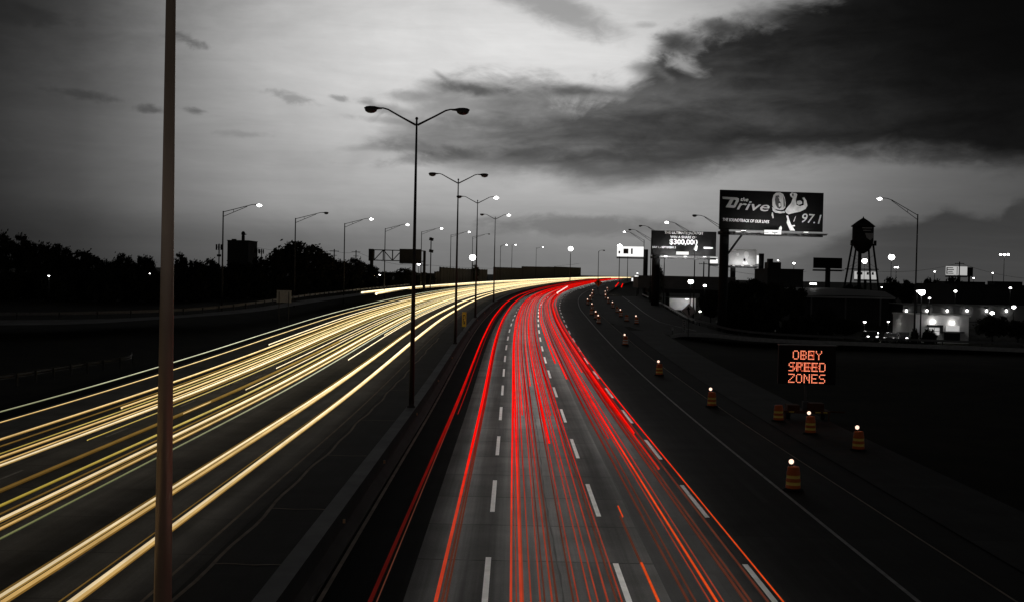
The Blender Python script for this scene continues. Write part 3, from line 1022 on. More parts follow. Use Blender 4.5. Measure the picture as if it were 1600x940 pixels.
# ------------------------------------------------------------------ lamp posts
def lamp_head(mb_body, mb_bowl, tip, dirx):
    """cobra-head luminaire that starts at tip and points along +-x"""
    prof_ = [(0.0, 0.05, 0.05), (0.15, 0.07, 0.06), (0.38, 0.16, 0.11), (0.62, 0.18, 0.12), (0.82, 0.15, 0.10), (0.95, 0.03, 0.03)]
    b = len(mb_body.v)
    n = 10
    for s, hw, hh in prof_:
        for j in range(n):
            an = 2 * PI * j / n
            mb_body.v.append(Vector((tip[0] + dirx * s, tip[1] + hw * math.cos(an), tip[2] - 0.02 + hh * math.sin(an))))
    for i in range(len(prof_) - 1):
        for j in range(n):
            a, c = b + i * n + j, b + i * n + (j + 1) % n
            mb_body.face((a, c, c + n, a + n), 0, True)
    mb_bowl.ball((tip[0] + dirx * 0.58, tip[1], tip[2] - 0.10), (0.34, 0.22, 0.20), 12)


def double_lamp(h, lit, half=2.75, rise=0.78):
    root = empty('street_lamp', (0, 0, 0), 0, 'x', 'street lamp', 'double-armed lamp posts on the median')
    MB().box((0, 0, 0.05), (0.42, 0.42, 0.1)).box((0, 0, 0.14), (0.30, 0.30, 0.1)).build('base_plate', M['dark_steel'], root)
    MB().tube([(0, 0, 0.1), (0, 0, h * 0.5), (0, 0, h)], [0.150, 0.095, 0.050], 14).ball((0, 0, h), 0.085).build('pole', M['pole_near'] if lit == 'near' else M['pole'], root)
    for s in (-1, 1):
        a = MB()
        a.tube([(s * 0.05, 0, h - 0.35), (s * 0.95, 0, h + 0.12), (s * (half - 1.2), 0, h + rise - 0.33), (s * (half - 0.95), 0, h + rise - 0.26), (s * (half - 0.65), 0, h + rise - 0.25)], [0.06, 0.05, 0.045, 0.04, 0.04], 8)
        arm = a.build('arm', M['pole'], root)
        body, bowl = MB(), MB()
        lamp_head(body, bowl, (s * (half - 0.85), 0, h + rise - 0.25), s)
        hd = body.build('lamp_head', M['dark_steel'], arm)
        bowl.build('bowl', M['lamp'] if (lit == 'right' and s > 0) else M['bowl_off'], hd)
    return root


M['pole'] = mat('painted_lamp_pole', 0.030, 0.6, 0.2, var=0.2)
M['pole_near'] = mat('tan_steel_pole', (0.56, 0.43, 0.33), 0.38, 0.5, var=0.12, scale=1.0)  # light of the passing traffic put into the nearest post's colour
off = {}
MED = [(17.2, 'near', None), (61.4, 'off', 198), (108.0, 'off', 290), (151.5, 'right', 319), (209.0, 'right', 346)]
MED_LAB = ['tan lamp post so close that its foot and arms are out of view', 'tall dark double-armed lamp post on the median barrier, both lamps unlit, nearest whole one',
           'unlit double-armed lamp post on the median barrier, just before the yellow marker board', 'double-armed lamp post on the median with one lit lamp, just past the yellow marker board',
           'small double-armed lamp post on the median with one lit lamp, farthest of its row']
for i, (d, lit, _) in enumerate(MED):
    o = double_lamp(15.6, lit)
    o.location = P(d, -5.24 if i == 0 else -5.35, 0.855)
    o.rotation_euler = (0, 0, -TH(d))
    o['label'] = MED_LAB[i]


def single_lamp(h, lit, reach=5.4, rise=0.95, dirx=1, grp='', label='x'):
    """tall post with a truss arm of two tubes"""
    root = empty('street_lamp', (0, 0, 0), 0, label, 'street lamp', grp)
    MB().box((0, 0, 0.06), (0.45, 0.45, 0.12)).build('base_plate', M['dark_steel'], root)
    MB().tube([(0, 0, 0.1), (0, 0, h * 0.5), (0, 0, h)], [0.135, 0.105, 0.080], 10).build('pole', M['pole'], root)
    s = dirx
    a = MB()
    a.tube([(0, 0, h - 0.12), (s * (reach - 1.9), 0, h + rise - 0.12), (s * (reach - 1.3), 0, h + rise + 0.06), (s * (reach - 0.8), 0, h + rise + 0.10)], 0.045, 6)
    a.tube([(0, 0, h - 0.72), (s * (reach - 1.9), 0, h + rise - 0.20)], 0.04, 6)
    t_ = 1.35 / max(1.5, reach - 1.9)
    a.tube([(s * 1.35, 0, h - 0.72 + t_ * (rise + 0.52)), (s * 1.35, 0, h - 0.12 + t_ * rise)], 0.03, 6)
    arm = a.build('arm', M['pole'], root)
    body, bowl = MB(), MB()
    lamp_head(body, bowl, (s * (reach - 0.9), 0, h + rise + 0.10), s)
    hd = body.build('lamp_head', M['dark_steel'], arm)
    bowl.build('bowl', M['lamp'] if lit else M['bowl_off'], hd)
    return root


def place(px, d):
    """ground point at depth d under pixel column px (roll of the camera included)"""
    y = 470.0
    for _ in range(6):
        p = at(px, y, d)
        g = ground_z(p.x, d)
        y += (p.z - g) * F_PX / d
    p = at(px, y, d)
    return Vector((p.x, d, ground_z(p.x, d)))


def top_z(px, py, d):
    return at(px, py, d).z


# posts along the tree-line side: column at the foot, row of the top, depth, lit, reach in pixels
LEFT = [(346.5, 330, 149, True, 60), (459.5, 341, 178, False, 51), (536.5, 349, 204, True, 44), (600, 357, 242, True, 37), (657, 362, 286, True, 33), (703, 367, 338, True, 30), (737, 370, 392, False, 27)]
LL = ['lit lamp post beside the dark factory block, first of the row along the trees', 'unlit lamp post in front of the big round tree', 'lit lamp post between the round tree and the sign gantry',
      'lit lamp post in front of the open sign gantry', 'lit lamp post at the sign panel end of the gantry', 'lit lamp post in front of the low noise wall', 'unlit lamp post behind the second median post']
for (px, ty, d, lit, rp), lb in zip(LEFT, LL):
    g = place(px, d)
    h = top_z(px + 4, ty, d) - g.z
    o = single_lamp(h, lit, rp * d / F_PX, 0.13 * rp * d / F_PX + 0.2, 1, 'single-armed lamp posts along the tree line', lb)
    o.location = g
RIGHT = [(1428, 335, 150, True, 64), (1134.5, 359, 176, False, 57), (1083, 366, 202, True, 48), (1036, 369, 236, False, 41), (1015, 373, 272, False, 36), (1004, 375, 300, True, 33)]
RL = ['lit lamp post standing apart beside the water tower', 'unlit lamp post beside the thick pole of the largest billboard', 'lit lamp post crossing the face of the jackpot billboard', 'unlit lamp post at the pole end of the jackpot billboard',
      'unlit lamp post just past the jackpot billboard', 'lit lamp post by the white lit billboard, last before the bend']
for (px, ty, d, lit, rp), lb in zip(RIGHT, RL):
    g = place(px, d)
    h = top_z(px + 3, ty, d) - g.z
    o = single_lamp(h, lit, rp * d / F_PX, 0.36 * rp * d / F_PX, -1, 'single-armed lamp posts along the on-ramp', lb)
    o.location = g
FAR = [(781, 384, 440, True, 1, 9), (799, 384, 470, True, 1, 5), (837, 387, 585, True, 1, 10), (934, 393, 375, False, 1, 8), (967, 386, 520, True, 1, 0), (890.5, 390, 500, True, 1, 0), (737.5, 404, 385, True, -1, 0), (980, 400, 600, False, 1, 0)]
FL = ['small lit lamp post above the noise wall, nearest the median posts', 'small lit lamp post above the noise wall, second from the median posts', 'small lit lamp post above the noise wall, third from the median posts',
      'small unlit lamp post standing alone ahead at the bend', 'brightest lamp beside the white lit billboard', 'bright lamp at the end of the noise wall', 'very bright lamp behind the third median post', 'thin unlit post under the white lit billboard']
for (px, ty, d, lit, s, rp), lb in zip(FAR, FL):
    g = place(px, d)
    h = top_z(px, ty, d) - g.z
    if rp:
        o = single_lamp(h, lit, max(1.6, rp * d / F_PX + 0.4), 0.35, s, 'far lamp posts at the bend', lb)
    else:
        o = empty('street_lamp', (0, 0, 0), 0, lb, 'street lamp', 'far lamp posts at the bend')
        MB().tube([(0, 0, 0), (0, 0, h - 0.4)], [0.20, 0.14], 8).build('pole', M['pole'], o)
        hd = MB().box((0, 0, h - 0.38), (0.9, 0.5, 0.16)).build('lamp_head', M['dark_steel'], o)
        r_ = 1.05 if px in (967, 890.5, 737.5) else 0.4  # brightest bowls oversized so that their size stands in for glare
        MB().ball((0, -0.1, h + 0.30), (r_, 0.5, r_ * 0.9), 14).build('bowl', M['lamp'] if lit else M['bowl_off'], hd)
    o.location = g

# ------------------------------------------------------------------ traffic drums with lights
M['orange'] = mat('orange_plastic', (0.62, 0.13, 0.02), 0.5, var=0.15)
M['band_w'] = mat('white_reflective_band', (0.85, 0.80, 0.72), 0.4, var=0.1)
M['band_y'] = mat('yellowed_reflective_band', (0.92, 0.66, 0.12), 0.4, var=0.1)
M['rubber'] = mat('black_rubber', 0.015, 0.9, var=0.3)
M['flash'] = emis('lit_warning_lens', (1.0, 0.66, 0.50), 1.7)
M['lens_off'] = mat('unlit_warning_lens', (0.5, 0.2, 0.05), 0.3)


def drum(band, lit):
    root = empty('traffic_drum', (0, 0, 0), 0, 'x', 'traffic drum', 'traffic drums along the closed lane')
    MB().lathe([(0.40, 0.0), (0.40, 0.05), (0.33, 0.09), (0.29, 0.09)], 20).build('base', M['rubber'], root)
    pr = [(0.285, 0.06), (0.29, 0.20), (0.278, 0.22), (0.278, 0.34), (0.282, 0.36), (0.275, 0.46), (0.262, 0.48), (0.262, 0.60), (0.266, 0.62), (0.255, 0.74), (0.240, 0.76), (0.235, 0.88), (0.21, 0.93), (0.10, 0.94)]
    MB().lathe(pr, 20, mats=[0, 0, 1, 0, 0, 0, 1, 0, 0, 0, 0, 0, 0]).build('body', [M['orange'], M[band]], root)
    if lit is not None:
        lt = MB().box((-0.10, 0, 0.98), (0.14, 0.09, 0.12)).build('warning_light', M['rubber'], root)
        MB().ball((-0.10, -0.03, 1.12), (0.10, 0.07, 0.10), 14).build('lens', M['flash'] if lit else M['lens_off'], lt)
    return root


def drum_spot(px, py):
    """where the pavement lies under that pixel"""
    d = 30.0
    while d < 420:
        p = at(px, py, d)
        lat = p.x - XO(d)
        if p.z <= ZR(d) + 0.02:
            return Vector((p.x, d, ZR(d) + 0.02))
        d += 0.25
    return Vector((p.x, d, ZR(d) + 0.02))


PROTO = {}
DR = [(1239, 765, 'band_y', True, 'nearest orange drum with yellow bands and a lit light, outside the white edge line'),
      (1341, 704, 'band_y', True, 'orange drum with yellow bands out on the apron, farthest from the traffic'),
      (1266, 678, 'band_y', True, 'orange drum with yellow bands and a lit light in front of the message trailer'),
      (1216, 658, 'band_y', None, 'orange drum without a light at the side of the message trailer'),
      (1112, 635, 'band_y', True, 'orange drum with a lit light, second along the edge line'),
      (1030, 586, 'band_y', True, 'orange drum with a lit light, third along the edge line'),
      (977, 539, 'band_w', True, 'orange drum with a lit light, fourth along the edge line'),
      (994.5, 505.5, 'band_w', True, 'orange drum at the outer edge of the exit lane, nearest the merge sign'),
      (979, 501.5, 'band_w', None, 'orange drum without a light in the outer row of the exit lane'),
      (970, 494.5, 'band_w', True, 'orange drum with a lit light, third in the outer row of the exit lane'),
      (964.5, 488, 'band_w', False, 'orange drum with an unlit light, fourth in the outer row of the exit lane'),
      (957.5, 481, 'band_w', True, 'orange drum with a bright lit light, fifth in the outer row of the exit lane'),
      (950.5, 474, 'band_w', True, 'orange drum with a lit light, sixth in the outer row of the exit lane'),
      (946.5, 467.5, 'band_w', True, 'small orange drum, seventh in the outer row of the exit lane'),
      (946, 461.5, 'band_w', True, 'small orange drum, eighth in the outer row of the exit lane'),
      (949, 455, 'band_w', True, 'tiny orange drum, last in the outer row of the exit lane'),
      (935.5, 505, 'band_w', True, 'orange drum with a bright lit light, nearest in the inner row of the exit lane'),
      (931.5, 498, 'band_w', True, 'orange drum with a lit light close behind the nearest of the inner row'),
      (924, 491.5, 'band_w', None, 'orange drum without a light, third in the inner row of the exit lane'),
      (925.5, 484, 'band_w', True, 'orange drum with a lit light, fourth in the inner row of the exit lane'),
      (918.5, 476, 'band_w', True, 'orange drum with a lit light nearest the white edge line at the bend'),
      (922.5, 470, 'band_w', True, 'small orange drum, sixth in the inner row of the exit lane'),
      (925.5, 465, 'band_w', True, 'small orange drum, seventh in the inner row of the exit lane'),
      (926.5, 459.5, 'band_w', True, 'tiny orange drum beside the orange diamond sign')]
for px, py, bd, lt, lb in DR:
    key = (bd, lt)
    p = drum_spot(px, py)
    if key not in PROTO:
        PROTO[key] = drum(bd, lt)
        PROTO[key].location = p
        PROTO[key]['label'] = lb
    else:
        clone(PROTO[key], p, random.uniform(-0.2, 0.2), None, lb)

# ------------------------------------------------------------------ portable message sign
FONT = {'O': '01110 10001 10001 10001 10001 10001 01110', 'B': '11110 10001 10001 11110 10001 10001 11110', 'E': '11111 10000 10000 11110 10000 10000 11111', 'Y': '10001 10001 01010 00100 00100 00100 00100',
        'I': '01110 00100 00100 00100 00100 00100 01110', 'N': '10001 11001 10101 10101 10011 10001 10001', 'S': '01111 10000 10000 01110 00001 00001 11110', 'P': '11110 10001 10001 11110 10000 10000 10000',
        'D': '11110 10001 10001 10001 10001 10001 11110', 'W': '10001 10001 10001 10101 10101 11011 10001', 'R': '11110 10001 10001 11110 10100 10010 10001', 'K': '10001 10010 10100 11000 10100 10010 10001',
        'Z': '11111 00001 00010 00100 01000 10000 11111'}


def message_sign():
    d = 66.5
    g = P(d, 0)
    base = place(1258, d)
    root = empty('message_sign', base, R(-4), 'black portable message board with glowing orange words on a trailer beside the on-ramp grass', 'message sign')
    sc = d / F_PX
    zc = top_z(1259, 569.5, d) - base.z
    w, h = 88 * sc, 60 * sc
    pn = MB().box((0, 0, zc), (w, 0.28, h)).build('panel', M['black'], root)
    MB().box((0, -0.10, zc + h / 2 + 0.045), (w + 0.05, 0.62, 0.05)).build('top_lip', mat('sign_edge_paint', 0.12, 0.5), root)
    MB().tube([(0, 0.1, 0.6), (0, 0.1, zc - h / 2)], 0.085, 10).box((0, 0.1, 0.85), (0.34, 0.3, 0.5)).build('mast', mat('mast_paint', 0.10, 0.7), root)
    t = MB()
    t.box((0, 0.1, 0.52), (2.7, 1.3, 0.14)).box((0.55, 0.15, 0.80), (0.95, 0.8, 0.42)).box((-0.75, 0.1, 0.74), (0.7, 0.9, 0.30)).tube([(1.3, 0.1, 0.52), (2.3, 0.1, 0.50)], 0.05, 6)
    for sx in (-1.25, 1.25):
        for sy in (-0.5, 0.7):
            t.box((sx, sy, 0.24), (0.07, 0.07, 0.5)).box((sx, sy, 0.02), (0.2, 0.2, 0.03))
    t.build('trailer', mat('trailer_paint', (0.09, 0.028, 0.010), 0.8), root)
    for s in (-1, 1):
        wh = MB()
        wh.lathe([(0.10, -0.09), (0.30, -0.10), (0.33, -0.06), (0.33, 0.06), (0.30, 0.10), (0.10, 0.09)], 16)
        wh.v = [Vector((v.z, v.y, v.x)) for v in wh.v]
        wo_ = wh.build('wheel', M['rubber'], root)
        wo_.location = (s * 1.0, 0.1, 0.33)
    MB().box((-0.9, -0.566, 0.53), (0.30, 0.012, 0.06)).box((0.62, -0.566, 0.53), (0.30, 0.012, 0.06)).box((1.05, -0.566, 0.53), (0.22, 0.012, 0.06)).build('reflective_tape', M['band_y'], root)
    dots_hot, dots_mid = MB(), MB()
    pit = 55 * sc / 28.0
    rz = [top_z(1261, 553.8, d) - base.z, top_z(1259, 572.3, d) - base.z, top_z(1258, 590.3, d) - base.z]

    def write(wd, rowi, mbs, dx=0.0, dz=0.0):
        cols = len(wd) * 6 - 1
        for ci, ch in enumerate(wd):
            for r_i, line in enumerate(FONT[ch].split()):
                for c_i, b_ in enumerate(line):
                    if b_ == '1':
                        x = (ci * 6 + c_i - (cols - 1) / 2) * pit + dx
                        z = rz[rowi] + (3 - r_i) * pit * 1.05 + dz
                        mbs.box((x, -0.147, z), (pit * 0.66, 0.012, pit * 0.66))
    write('OBEY', 0, dots_hot); write('IN', 0, dots_mid, 0.0, 0.0)
    write('SPEED', 1, dots_hot); write('WORK', 1, dots_mid)
    write('ZONES', 2, dots_hot)
    # the two pages share lamps: shift the second page's layer a hair behind the first
    for v in dots_mid.v:
        v.y += 0.004
    dots_hot.build('lettering', emis('lit_sign_dot', (1.0, 0.25, 0.13), 1.8), pn)
    dots_mid.build('lettering', emis('lit_sign_dot_soft', (1.0, 0.14, 0.06), 0.95), pn)
    return root


message_sign()

# ------------------------------------------------------------------ road signs
def diamond(px, py, d, half_px, face, label, arrow, stand, post_px=None):
    base = place(px, d) if not stand else drum_spot(px, post_px)
    d = base.y if stand else d
    root = empty('warning_sign', base, 0, label, 'road sign')
    s = half_px * d / F_PX
    zc = top_z(px, py, d) - base.z
    fr = Matrix(((1, 0, 0, 0), (0, 0, -1, -0.04), (0, 1, 0, zc), (0, 0, 0, 1)))
    pts = [(0, -s), (s, 0), (0, s), (-s, 0)]
    pl = MB().prism(pts, -0.01, 0.01, fr, 0).build('plate', face, root)
    r0, r1 = s * 0.90, s * 0.84
    bd = MB()
    for i in range(4):
        a, b = Vector((*pts[i], 0)), Vector((*pts[(i + 1) % 4], 0))
        bd.prism([tuple((a * r0 / s).xy), tuple((b * r0 / s).xy), tuple((b * r1 / s).xy), tuple((a * r1 / s).xy)], 0.011, 0.015, fr)
    if arrow:
        u = s
        bd.prism([(-0.02 * u, -0.58 * u), (0.16 * u, -0.58 * u), (0.12 * u, -0.12 * u), (0.06 * u, 0.10 * u), (0.06 * u, 0.22 * u), (-0.16 * u, 0.22 * u), (-0.16 * u, 0.05 * u), (-0.10 * u, -0.15 * u)], 0.016, 0.02, fr)
        bd.prism([(-0.36 * u, 0.18 * u), (0.26 * u, 0.18 * u), (-0.05 * u, 0.62 * u)], 0.0161, 0.0202, fr)
    bd.build('symbol', M['black_print'], pl)
    if stand:
        MB().tube([(0, 0.02, 0.25), (0, 0.02, zc + s * 0.3)], 0.04, 8).tube([(0, 0, 0.3), (-0.8, -0.5, 0.0)], 0.03, 6).tube([(0, 0, 0.3), (0.8, -0.5, 0.0)], 0.03, 6).tube([(0, 0, 0.3), (-0.8, 0.5, 0.0)], 0.03, 6).tube([(0, 0, 0.3), (0.8, 0.5, 0.0)], 0.03, 6).build('stand', M['dark_steel'], root)
    else:
        MB().box((0, 0.03, zc / 2), (0.10, 0.06, zc + s * 0.6)).build('post', M['dark_steel'], root)
    return root, zc, s, base


M['black_print'] = M['black']
diamond(934.5, 442, 300, 6.2, mat('fluorescent_orange_face', (0.95, 0.16, 0.02), 0.5, var=0.08), 'small orange diamond work sign with a black arrow between the two drum rows', True, True, 462)
root, zc, s, base = diamond(1075, 485.3, 143, 11.5, mat('grey_sign_face', 0.42, 0.6, var=0.1), 'grey diamond merge sign with a black arrow at the tip of the ramp grass', True, False)
pw, ph = 5.5 * 143 / F_PX, 21 * 143 / F_PX
px0 = at(1069, 509.5, 143) - base
pl = MB().box((px0.x, -0.03, px0.z), (pw, 0.03, ph)).build('lower_plate', mat('pale_plate', 0.30, 0.6, var=0.35, scale=4), root)
mk_ = MB()
for i, (ox, w_, h_) in enumerate(((0.0, .22, .10), (-.05, .12, .16), (.06, .18, .10), (0.0, .10, .22), (.04, .16, .08), (-.03, .22, .06))):
    mk_.box((px0.x + ox, -0.048, px0.z + ph * 0.40 - i * ph * 0.155), (w_, 0.006, h_))
mk_.build('symbol', M['black'], pl)
MB().box((px0.x, 0.03, px0.z / 2), (0.08, 0.05, px0.z + ph * 0.8)).build('post', M['dark_steel'], root)

# yellow marker board on the median
d = 125.0
b0 = P(d, -5.35, 0.86)
bc = at(725.3, 498.5, d)
root = empty('marker_board', (bc.x, d, b0.z), 0, 'narrow upright yellow marker board with dark figures standing on the median barrier', 'marker board')
hh, ww = 23 * d / F_PX, 6.6 * d / F_PX
zc = bc.z - b0.z
M['yellow_face'] = mat('reflective_yellow_face', (0.92, 0.80, 0.10), 0.4, var=0.08)
p_ = MB().box((0, 0, zc), (ww, 0.05, hh)).build('panel', M['yellow_face'], root)
sy = MB()
for x, z, w_, h_ in ((-.02, .45, .26, .10), (-.11, .26, .07, .26), (.10, .22, .05, .34), (-.07, .02, .12, .14), (-.10, -.20, .08, .30), (.06, -.30, .09, .26), (0, -.46, .24, .08)):
    sy.box((x, -0.031, zc + z), (w_, 0.008, h_))
sy.build('symbol', mat('dark_blue_figure', (0.02, 0.03, 0.05), 0.7), p_)
MB().box((-0.12, 0.04, max(0.05, (zc - hh / 2)) / 2 + 0.02), (0.06, 0.05, max(0.1, zc - hh / 2 + 0.3))).build('post', M['dark_steel'], root)

# small sign on two posts, seen from behind, in the ramp grass
d = 136.0
b0 = place(443, d)
root = empty('road_sign', b0, 0, 'grey back of a rectangular sign on two posts beside the ramp', 'road sign')
zc = top_z(443, 463, d) - b0.z
MB().box((0, 0, zc), (23 * d / F_PX, 0.04, 19 * d / F_PX)).build('panel', mat('bare_aluminium_back', 0.30, 0.6, var=0.2), root)
for s in (-1, 1):
    MB().box((s * 7.5 * d / F_PX, -0.05, (zc + 0.5) / 2), (0.08, 0.06, zc + 0.6)).build('post', M['dark_steel'], root)

# ------------------------------------------------------------------ trees
def leaf_crown(mb, c, r3, clumps, per, leaf, rnd):
    for _ in range(clumps):
        while True:
            p = Vector((rnd.uniform(-1, 1), rnd.uniform(-1, 1), rnd.uniform(-1, 1)))
            if 0.25 < p.length < 1.0:
                break
        p = Vector((p.x * r3[0], p.y * r3[1], p.z * r3[2])) * 0.86 + Vector(c)
        cr = rnd.uniform(0.20, 0.34) * min(r3)
        for _ in range(per):
            q = Vector((rnd.gauss(0, 1), rnd.gauss(0, 1), rnd.gauss(0, 0.8)))
            q = p + q * (cr * 0.55)
            a = Vector((rnd.gauss(0, 1), rnd.gauss(0, 1), rnd.gauss(0, 1))).normalized()
            b = a.orthogonal().normalized()
            e = a.cross(b)
            l_ = leaf * rnd.uniform(0.6, 1.3)
            i = len(mb.v)
            mb.v.extend((q - b * l_, q - e * l_ * 0.55, q + b * l_, q + e * l_ * 0.55))
            mb.face((i, i + 1, i + 2, i + 3), 0)


TREES = []
for sdi, (rx, rz_, cz, clumps) in enumerate(((3.4, 2.9, 6.0, 60), (4.4, 2.6, 5.4, 75), (2.6, 3.3, 6.2, 50), (3.9, 3.4, 6.3, 85))):
    rnd = random.Random(100 + sdi)
    root = empty('tree', (0, 0, 0), 0, 'x', 'tree', 'trees')
    t = MB()
    t.tube([(0, 0, -0.3), (0.05, 0, 1.6), (-0.05, 0.05, 3.4), (0.1, 0, cz)], [0.26, 0.20, 0.16, 0.06], 8)
    for j in range(6):
        an = j * 1.05 + rnd.random()
        z0 = rnd.uniform(1.8, 3.6)
        t.tube([(0, 0, z0), (math.cos(an) * rx * 0.35, math.sin(an) * rx * 0.35, z0 + 1.2), (math.cos(an) * rx * 0.7, math.sin(an) * rx * 0.7, cz + rnd.uniform(-1, 0.8))], [0.10, 0.07, 0.03], 6)
    t.build('trunk', M['bark'], root)
    cb = MB()
    leaf_crown(cb, (0, 0, cz), (rx, rx, rz_), clumps, 52, 0.30, rnd)
    leaf_crown(cb, (0, 0, cz - rz_ * 0.75), (rx * 0.9, rx * 0.9, rz_ * 0.55), clumps // 3, 50, 0.30, rnd)
    cb.build('crown', M['leaf'] if sdi % 2 else M['leaf2'], root)
    TREES.append((root, cz + rz_, rx))
rnd = random.Random(300)
bush0 = empty('bush', (0, 0, 0), 0, 'x', 'bush', 'bushes')
MB().tube([(0, 0, -0.2), (0.1, 0, 1.2), (0.3, 0.1, 2.2)], [0.12, 0.08, 0.03], 6).build('stem', M['bark'], bush0)
cb = MB()
leaf_crown(cb, (0, 0, 1.7), (3.2, 2.6, 1.9), 70, 55, 0.26, rnd)
leaf_crown(cb, (0, 0, 0.7), (3.2, 2.6, 0.9), 40, 50, 0.26, rnd)
cb.build('foliage', M['leaf'], bush0)
TREES.append((bush0, 3.5, 3.2))
USED = set()


def tree(ti, px, ty, d, wpx, label, grp):
    root, top, rx = TREES[ti]
    g = place(px, d)
    h = max(1.0, top_z(px, ty, d) - g.z)
    sz = h / top
    sx = wpx * d / F_PX / (2 * rx)
    sc = (sx, min(sx, sz * 1.3), sz)
    rz_ = random.uniform(0, 0.6)
    if ti not in USED:
        USED.add(ti)
        root.location = g; root.scale = sc; root.rotation_euler = (0, 0, rz_)
        root['label'] = label; root['group'] = grp
        return root
    o = clone(root, g, rz_, sc, label)
    o['group'] = grp
    return o


GL = 'trees beyond the oncoming lanes'
TL = [(0, 4, 362, 185, 46, 'tall ragged tree at the edge of the view beyond the ramp guardrail'), (2, 33, 364, 188, 34, 'tall narrow tree, second in the dark tree line from its near end'), (1, 62, 378, 180, 50, 'broad tree stepping down from the tallest of the tree line'),
      (3, 92, 379, 200, 46, 'broad tree with a level top in the dark tree line'), (0, 132, 391, 190, 56, 'smooth domed tree in the dark tree line before the dip'), (1, 165, 405, 184, 40, 'low bushy tree filling the dip in the tree line'),
      (3, 192, 394, 196, 36, 'small rounded tree left of the close tan lamp post'), (1, 225, 399, 200, 42, 'low tree partly behind the close tan lamp post'), (2, 281, 394, 205, 24, 'pointed tree just past the close tan lamp post'),
      (1, 304, 406, 205, 36, 'low flat tree between the tan post and the factory block'), (0, 330, 404, 210, 34, 'low tree at the foot of the first tree-line lamp post'), (3, 368, 407, 220, 46, 'tree in front of the dark factory block'),
      (1, 405, 402, 230, 44, 'low tree beside the factory block, under the aerials'), (3, 468, 375, 235, 88, 'large round-topped tree, the biggest of the row'), (0, 436, 388, 232, 40, 'shoulder tree against the near side of the large round tree'),
      (2, 505, 392, 238, 36, 'shoulder tree against the far side of the large round tree'), (1, 530, 405, 250, 36, 'low tree under the utility poles'), (0, 556, 403, 255, 36, 'rounded tree before the sign gantry'), (3, 578, 412, 262, 30, 'low tree at the foot of the gantry column'),
      (1, 602, 424, 290, 30, 'low tree under the open gantry truss'), (0, 634, 419, 300, 40, 'rounded tree under the gantry sign panel'), (3, 664, 425, 320, 34, 'low tree at the foot of the pole with two boxes'), (2, 742, 413, 390, 13, 'small upright tree below the very bright lamp')]
for a in TL:
    tree(*a, GL)
BUSH_X = [(8, 424, 168, 70), (48, 420, 172, 60), (88, 424, 166, 64), (126, 422, 171, 60), (164, 424, 168, 62), (202, 421, 172, 60), (240, 424, 170, 62), (272, 420, 176, 56), (304, 424, 178, 58), (338, 424, 190, 54), (370, 424, 192, 54), (402, 424, 196, 50), (434, 424, 205, 50), (466, 424, 215, 50),
          (498, 424, 224, 46), (526, 425, 238, 44), (552, 426, 245, 40), (576, 428, 256, 36), (600, 431, 280, 34), (626, 432, 290, 34), (650, 433, 305, 34)]
for i, (px, ty, d, w_) in enumerate(BUSH_X):
    tree(4, px, ty, d, w_, 'dark bush at the foot of the tree line, %s from its near end' % ordinal(i), 'bushes along the tree line')
GR = 'trees around the town buildings'
TRR = [(1, 1150, 438, 205, 60, 'dark bushy tree directly behind the largest billboard pole'), (3, 1178, 434, 215, 46, 'dark tree beyond the largest billboard pole'), (0, 1212, 441, 200, 50, 'dark tree before the flat-roofed block'), (1, 1240, 446, 190, 46, 'dark tree between the flat-roofed block and the pale roof'),
       (3, 1110, 452, 200, 36, 'dark tree beside the lit underpass'), (4, 1186, 462, 172, 80, 'low dark bush over the guardrail'), (4, 1140, 474, 170, 44, 'low dark bush by the underpass lamp'), (1, 1330, 444, 330, 40, 'dark tree at the feet of the water tower'), (0, 1392, 433, 300, 30, 'rounded dark tree beyond the water tower'),
       (3, 1416, 436, 290, 26, 'dark tree behind the lone lit lamp post'), (1, 1452, 434, 280, 40, 'broad dark tree past the lone lit lamp post'), (0, 1490, 432, 300, 34, 'dark tree under the distant lit billboard'), (4, 1452, 513, 156.5, 26, 'bush in front of the lit white building'),
       (1, 1550, 492, 157, 60, 'large dark tree beside the lit white building'), (0, 1590, 500, 157, 40, 'dark tree at the far side of the lit white building'), (4, 1429, 512, 156, 14, 'small bush at the corner of the lit white building'), (4, 1250, 490, 160, 70, 'low dark bush along the parking lot edge'), (3, 1320, 497, 162, 60, 'dark tree beside the parked cars'),
       (4, 1290, 478, 175, 40, 'dark bush under the pale-roofed building'), (2, 1029, 414, 262, 13, 'narrow dark tree covering the foot of the jackpot billboard'), (2, 1018, 440, 255, 14, 'low dark tree beside the foot of the jackpot billboard')]
for a in TRR:
    tree(*a, GR)

